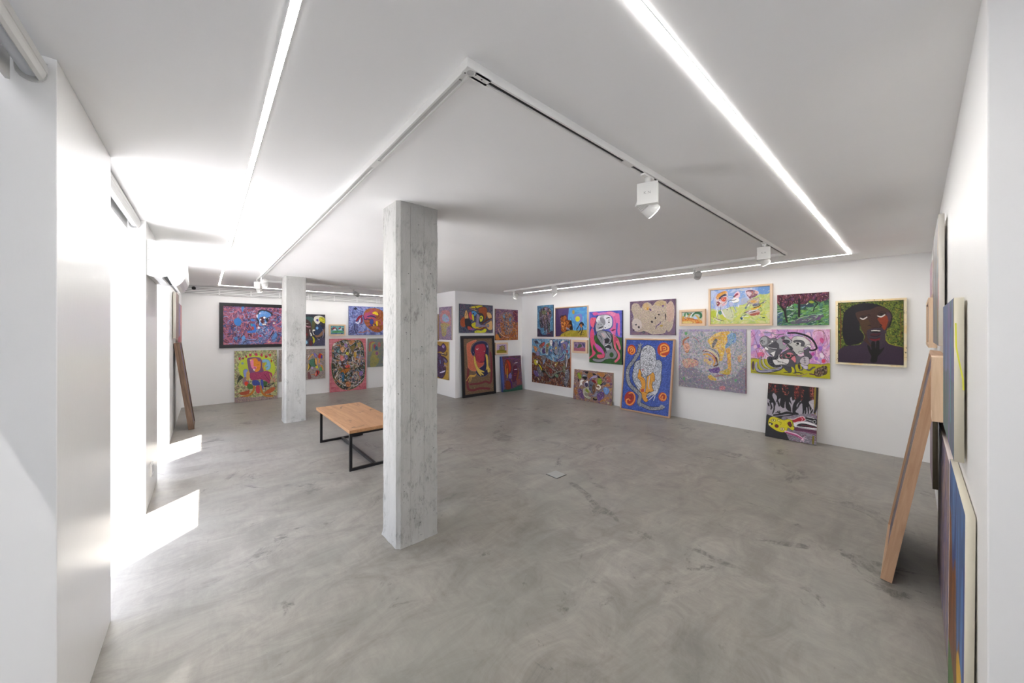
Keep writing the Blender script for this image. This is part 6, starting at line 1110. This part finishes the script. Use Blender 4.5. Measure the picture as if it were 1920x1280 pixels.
# ------------------------------------------------------------------ left wall beyond the bays
picture('left', (7.42, 8.15), (1.49, 2.20), 0.035, [(0, 0), (100, 0), (100, 100), (0, 100)], [
    ('F', '8a7468'), ('M', '8a7468 7a6c70 94806c a08878 6c6870', dict(scale=12, bands=10, st=3)), ('S', 'b87868', 6, '30 0 34 100', 0)],
    'white-edged canvas high on the left wall just past the last bay', side='dcd8cc', gap=0.01)
picture('left', (8.32, 9.42), (1.34, 2.09), 0.03, [(0, 0), (100, 0), (100, 100), (0, 100)], [
    ('F', '7a6ca0'), ('M', '7a6ca0 6c6498 8c78a4 a08090', dict(scale=14, bands=8, st=3)), ('Q', 'a83444', '0 78 60 78 60 100 0 100'), ('Q', 'c07c78', '60 0 100 0 100 100 60 100')],
    'violet and red canvas at the far end of the left wall', side='b8a8a0', gap=0.0)
picture('left', (7.70, 8.31), (0.0, 1.41), 0.07, [(0, 0), (100, 0), (100, 100), (0, 100)], [
    ('F', '3c2c34'), ('M', '54407c 7a6a50 3c2c34 6c5c90 8a6c4c', dict(scale=12, bands=9))],
    'thick wood-framed picture leaning in the far left corner', side='3a2c28', frame='aged', fw=0.02, lean=0.175)

# ------------------------------------------------------------------ near wall, seen edge-on
n5 = picture('near', (2.12, 2.92), (1.11, 1.725), 0.024, [(0, 0), (100, 0), (100, 100), (0, 100)], [
    ('F', '60688c'), ('M', '5c7098 6c6c94 7c6c98 548088 64587c 7888a8', dict(scale=16, bands=9, st=6)), ('M', '4c7858 4c6c70 6c6488 3c6448', dict(scale=16, bands=9, st=5), '-5 55 105 55 105 105 -5 105', 0.8), ('S', '8c6ca8', 6, '60 0 62 60 58 100', 0), ('S', '4c9ca0', 5, '75 20 74 80', 0.2), ('S', 'c8b83c', 3, '97 2 98 30', 0.2)],
    'white-edged blue-green canvas high on the near wall, edge-on at the right', side='e0dac8', gap=0.006, cell=0.006)
bm = bmesh.new()
for (ya, za), (yb, zb) in zip([(-0.022, 0.52), (-0.021, 0.43), (-0.012, 0.36), (-0.005, 0.31)], [(-0.021, 0.43), (-0.012, 0.36), (-0.005, 0.31), (-0.004, 0.27)]):
    bm_box(bm, 0.4, 0.4006, 0, 0.001, 0, 0.001); bm.verts.ensure_lookup_table()
    for v, (y_, z_) in zip(bm.verts[-8:], [(ya, za), (ya, za), (ya + 0.004, za), (ya + 0.004, za), (yb, zb), (yb, zb), (yb + 0.004, zb), (yb + 0.004, zb)]): v.co.y = y_; v.co.z = z_
dr = obj('paint_drip', bm, side_mat('d8d84a'), n5); dr['label'] = 'yellow paint drip on the white edge'
picture('near', (3.36, 4.36), (1.51, 2.31), 0.024, [(0, 0), (100, 0), (100, 100), (0, 100)], [
    ('F', '8c8478'), ('M', '7c8488 8c8078 98846c 747078 8c98a0', dict(scale=14, bands=10, st=5)), ('E', 'b83c2c', 97, 60, 5, 12), ('S', 'b0a030', 5, '90 82 92 96', 0.2)],
    'tall white-edged grey-brown canvas, highest and topmost on the near wall', side='e4e0d8', gap=0.010, cell=0.006)
picture('near', (5.10, 5.90), (1.95, 2.26), 0.024, [(0, 0), (100, 0), (100, 100), (0, 100)], [
    ('F', 'b08c98'), ('M', 'b08c98 a07c90 c0a0a8', dict(scale=20, bands=8, st=3))], 'small pinkish canvas far along the near wall, by the right corner', side='d8d0c8')
picture('near', (4.90, 5.95), (1.45, 1.90), 0.05, [(0, 0), (100, 0), (100, 100), (0, 100)], [
    ('F', '8c7c74'), ('M', '8c7c74 a08c7c 746c70', dict(scale=20, bands=8))], 'pale wood framed picture seen edge-on above the leaning wooden frame', side='c8b898', frame='pine', fw=0.03)
picture('near', (3.03, 3.245), (1.10, 1.455), 0.066, [(0, 0), (100, 0), (100, 100), (0, 100)], [
    ('F', '8c7c74'), ('M', '8c7c74 a08c7c 746c70', dict(scale=20, bands=8))], 'small deep box-framed picture in pale wood, edge-on beside the leaning frame', side='c8b898', frame='pine', fw=0.035)
picture('near', (3.275, 4.20), (0.0, 1.455), 0.052, [(0, 0), (100, 0), (100, 100), (0, 100)], [
    ('F', '6c6068'), ('M', '6c6068 5c5070 7c7060 4c4450', dict(scale=14, bands=10))], 'tall wooden-framed picture leaning far out from the near wall', side='3a3430', frame='brown', fw=0.024, lean=0.222)
picture('near', (2.63, 3.83), (0.0, 0.975), 0.018, [(0, 0), (100, 0), (100, 100), (0, 100)], [
    ('F', '84747c'), ('M', '84747c 947c84 746c84 8c8074 9c8878 6c6c8c', dict(scale=9, bands=12, st=6)), ('D', '7470a8 a88c80 5c5468 b09ca0', 300, 14, 2.2, 1.57, 0.6, '')],
    'low mauve speckled canvas on the floor between the nearest blue canvas and the leaning frame', side='e0d4d0', lean=0.006, cell=0.006)
picture('near', (1.80, 2.55), (0.0, 1.02), 0.020, [(0, 0), (100, 0), (100, 100), (0, 100)], [
    ('F', '3c5c94'), ('M', '34588c 4470a8 2c4480 5480b8', dict(scale=18, bands=7, st=4)), ('P', '7c4420', '-5 30 15 22 30 40 50 30 60 60 75 50 80 75 105 70 105 110 -5 110'), ('M', '8c4c20 6c3818 a06428 543020', dict(scale=12, bands=8, st=5), '-5 32 15 26 30 44 50 34 60 62 75 54 80 77 105 72 105 110 -5 110'), ('P', 'd8a818', '60 62 75 55 92 62 90 90 78 96 66 82'), ('P', '4c7c38', '-5 82 40 78 60 90 105 84 105 110 -5 110'), ('S', '24408c', 8, '96 20 98 60', 0.2)],
    'blue, brown and yellow white-edged canvas standing nearest the camera on the right', side='dcd6c4', lean=0.006, cell=0.006)
picture('near', (4.72, 5.55), (0.24, 1.20), 0.03, [(0, 0), (100, 0), (100, 100), (0, 100)], [
    ('F', '84707c'), ('M', '84707c 746478 94808c', dict(scale=16, bands=9, st=4))], 'mauve canvas low on the near wall beyond the tall leaning wooden frame', side='4c4434', cell=0.008)
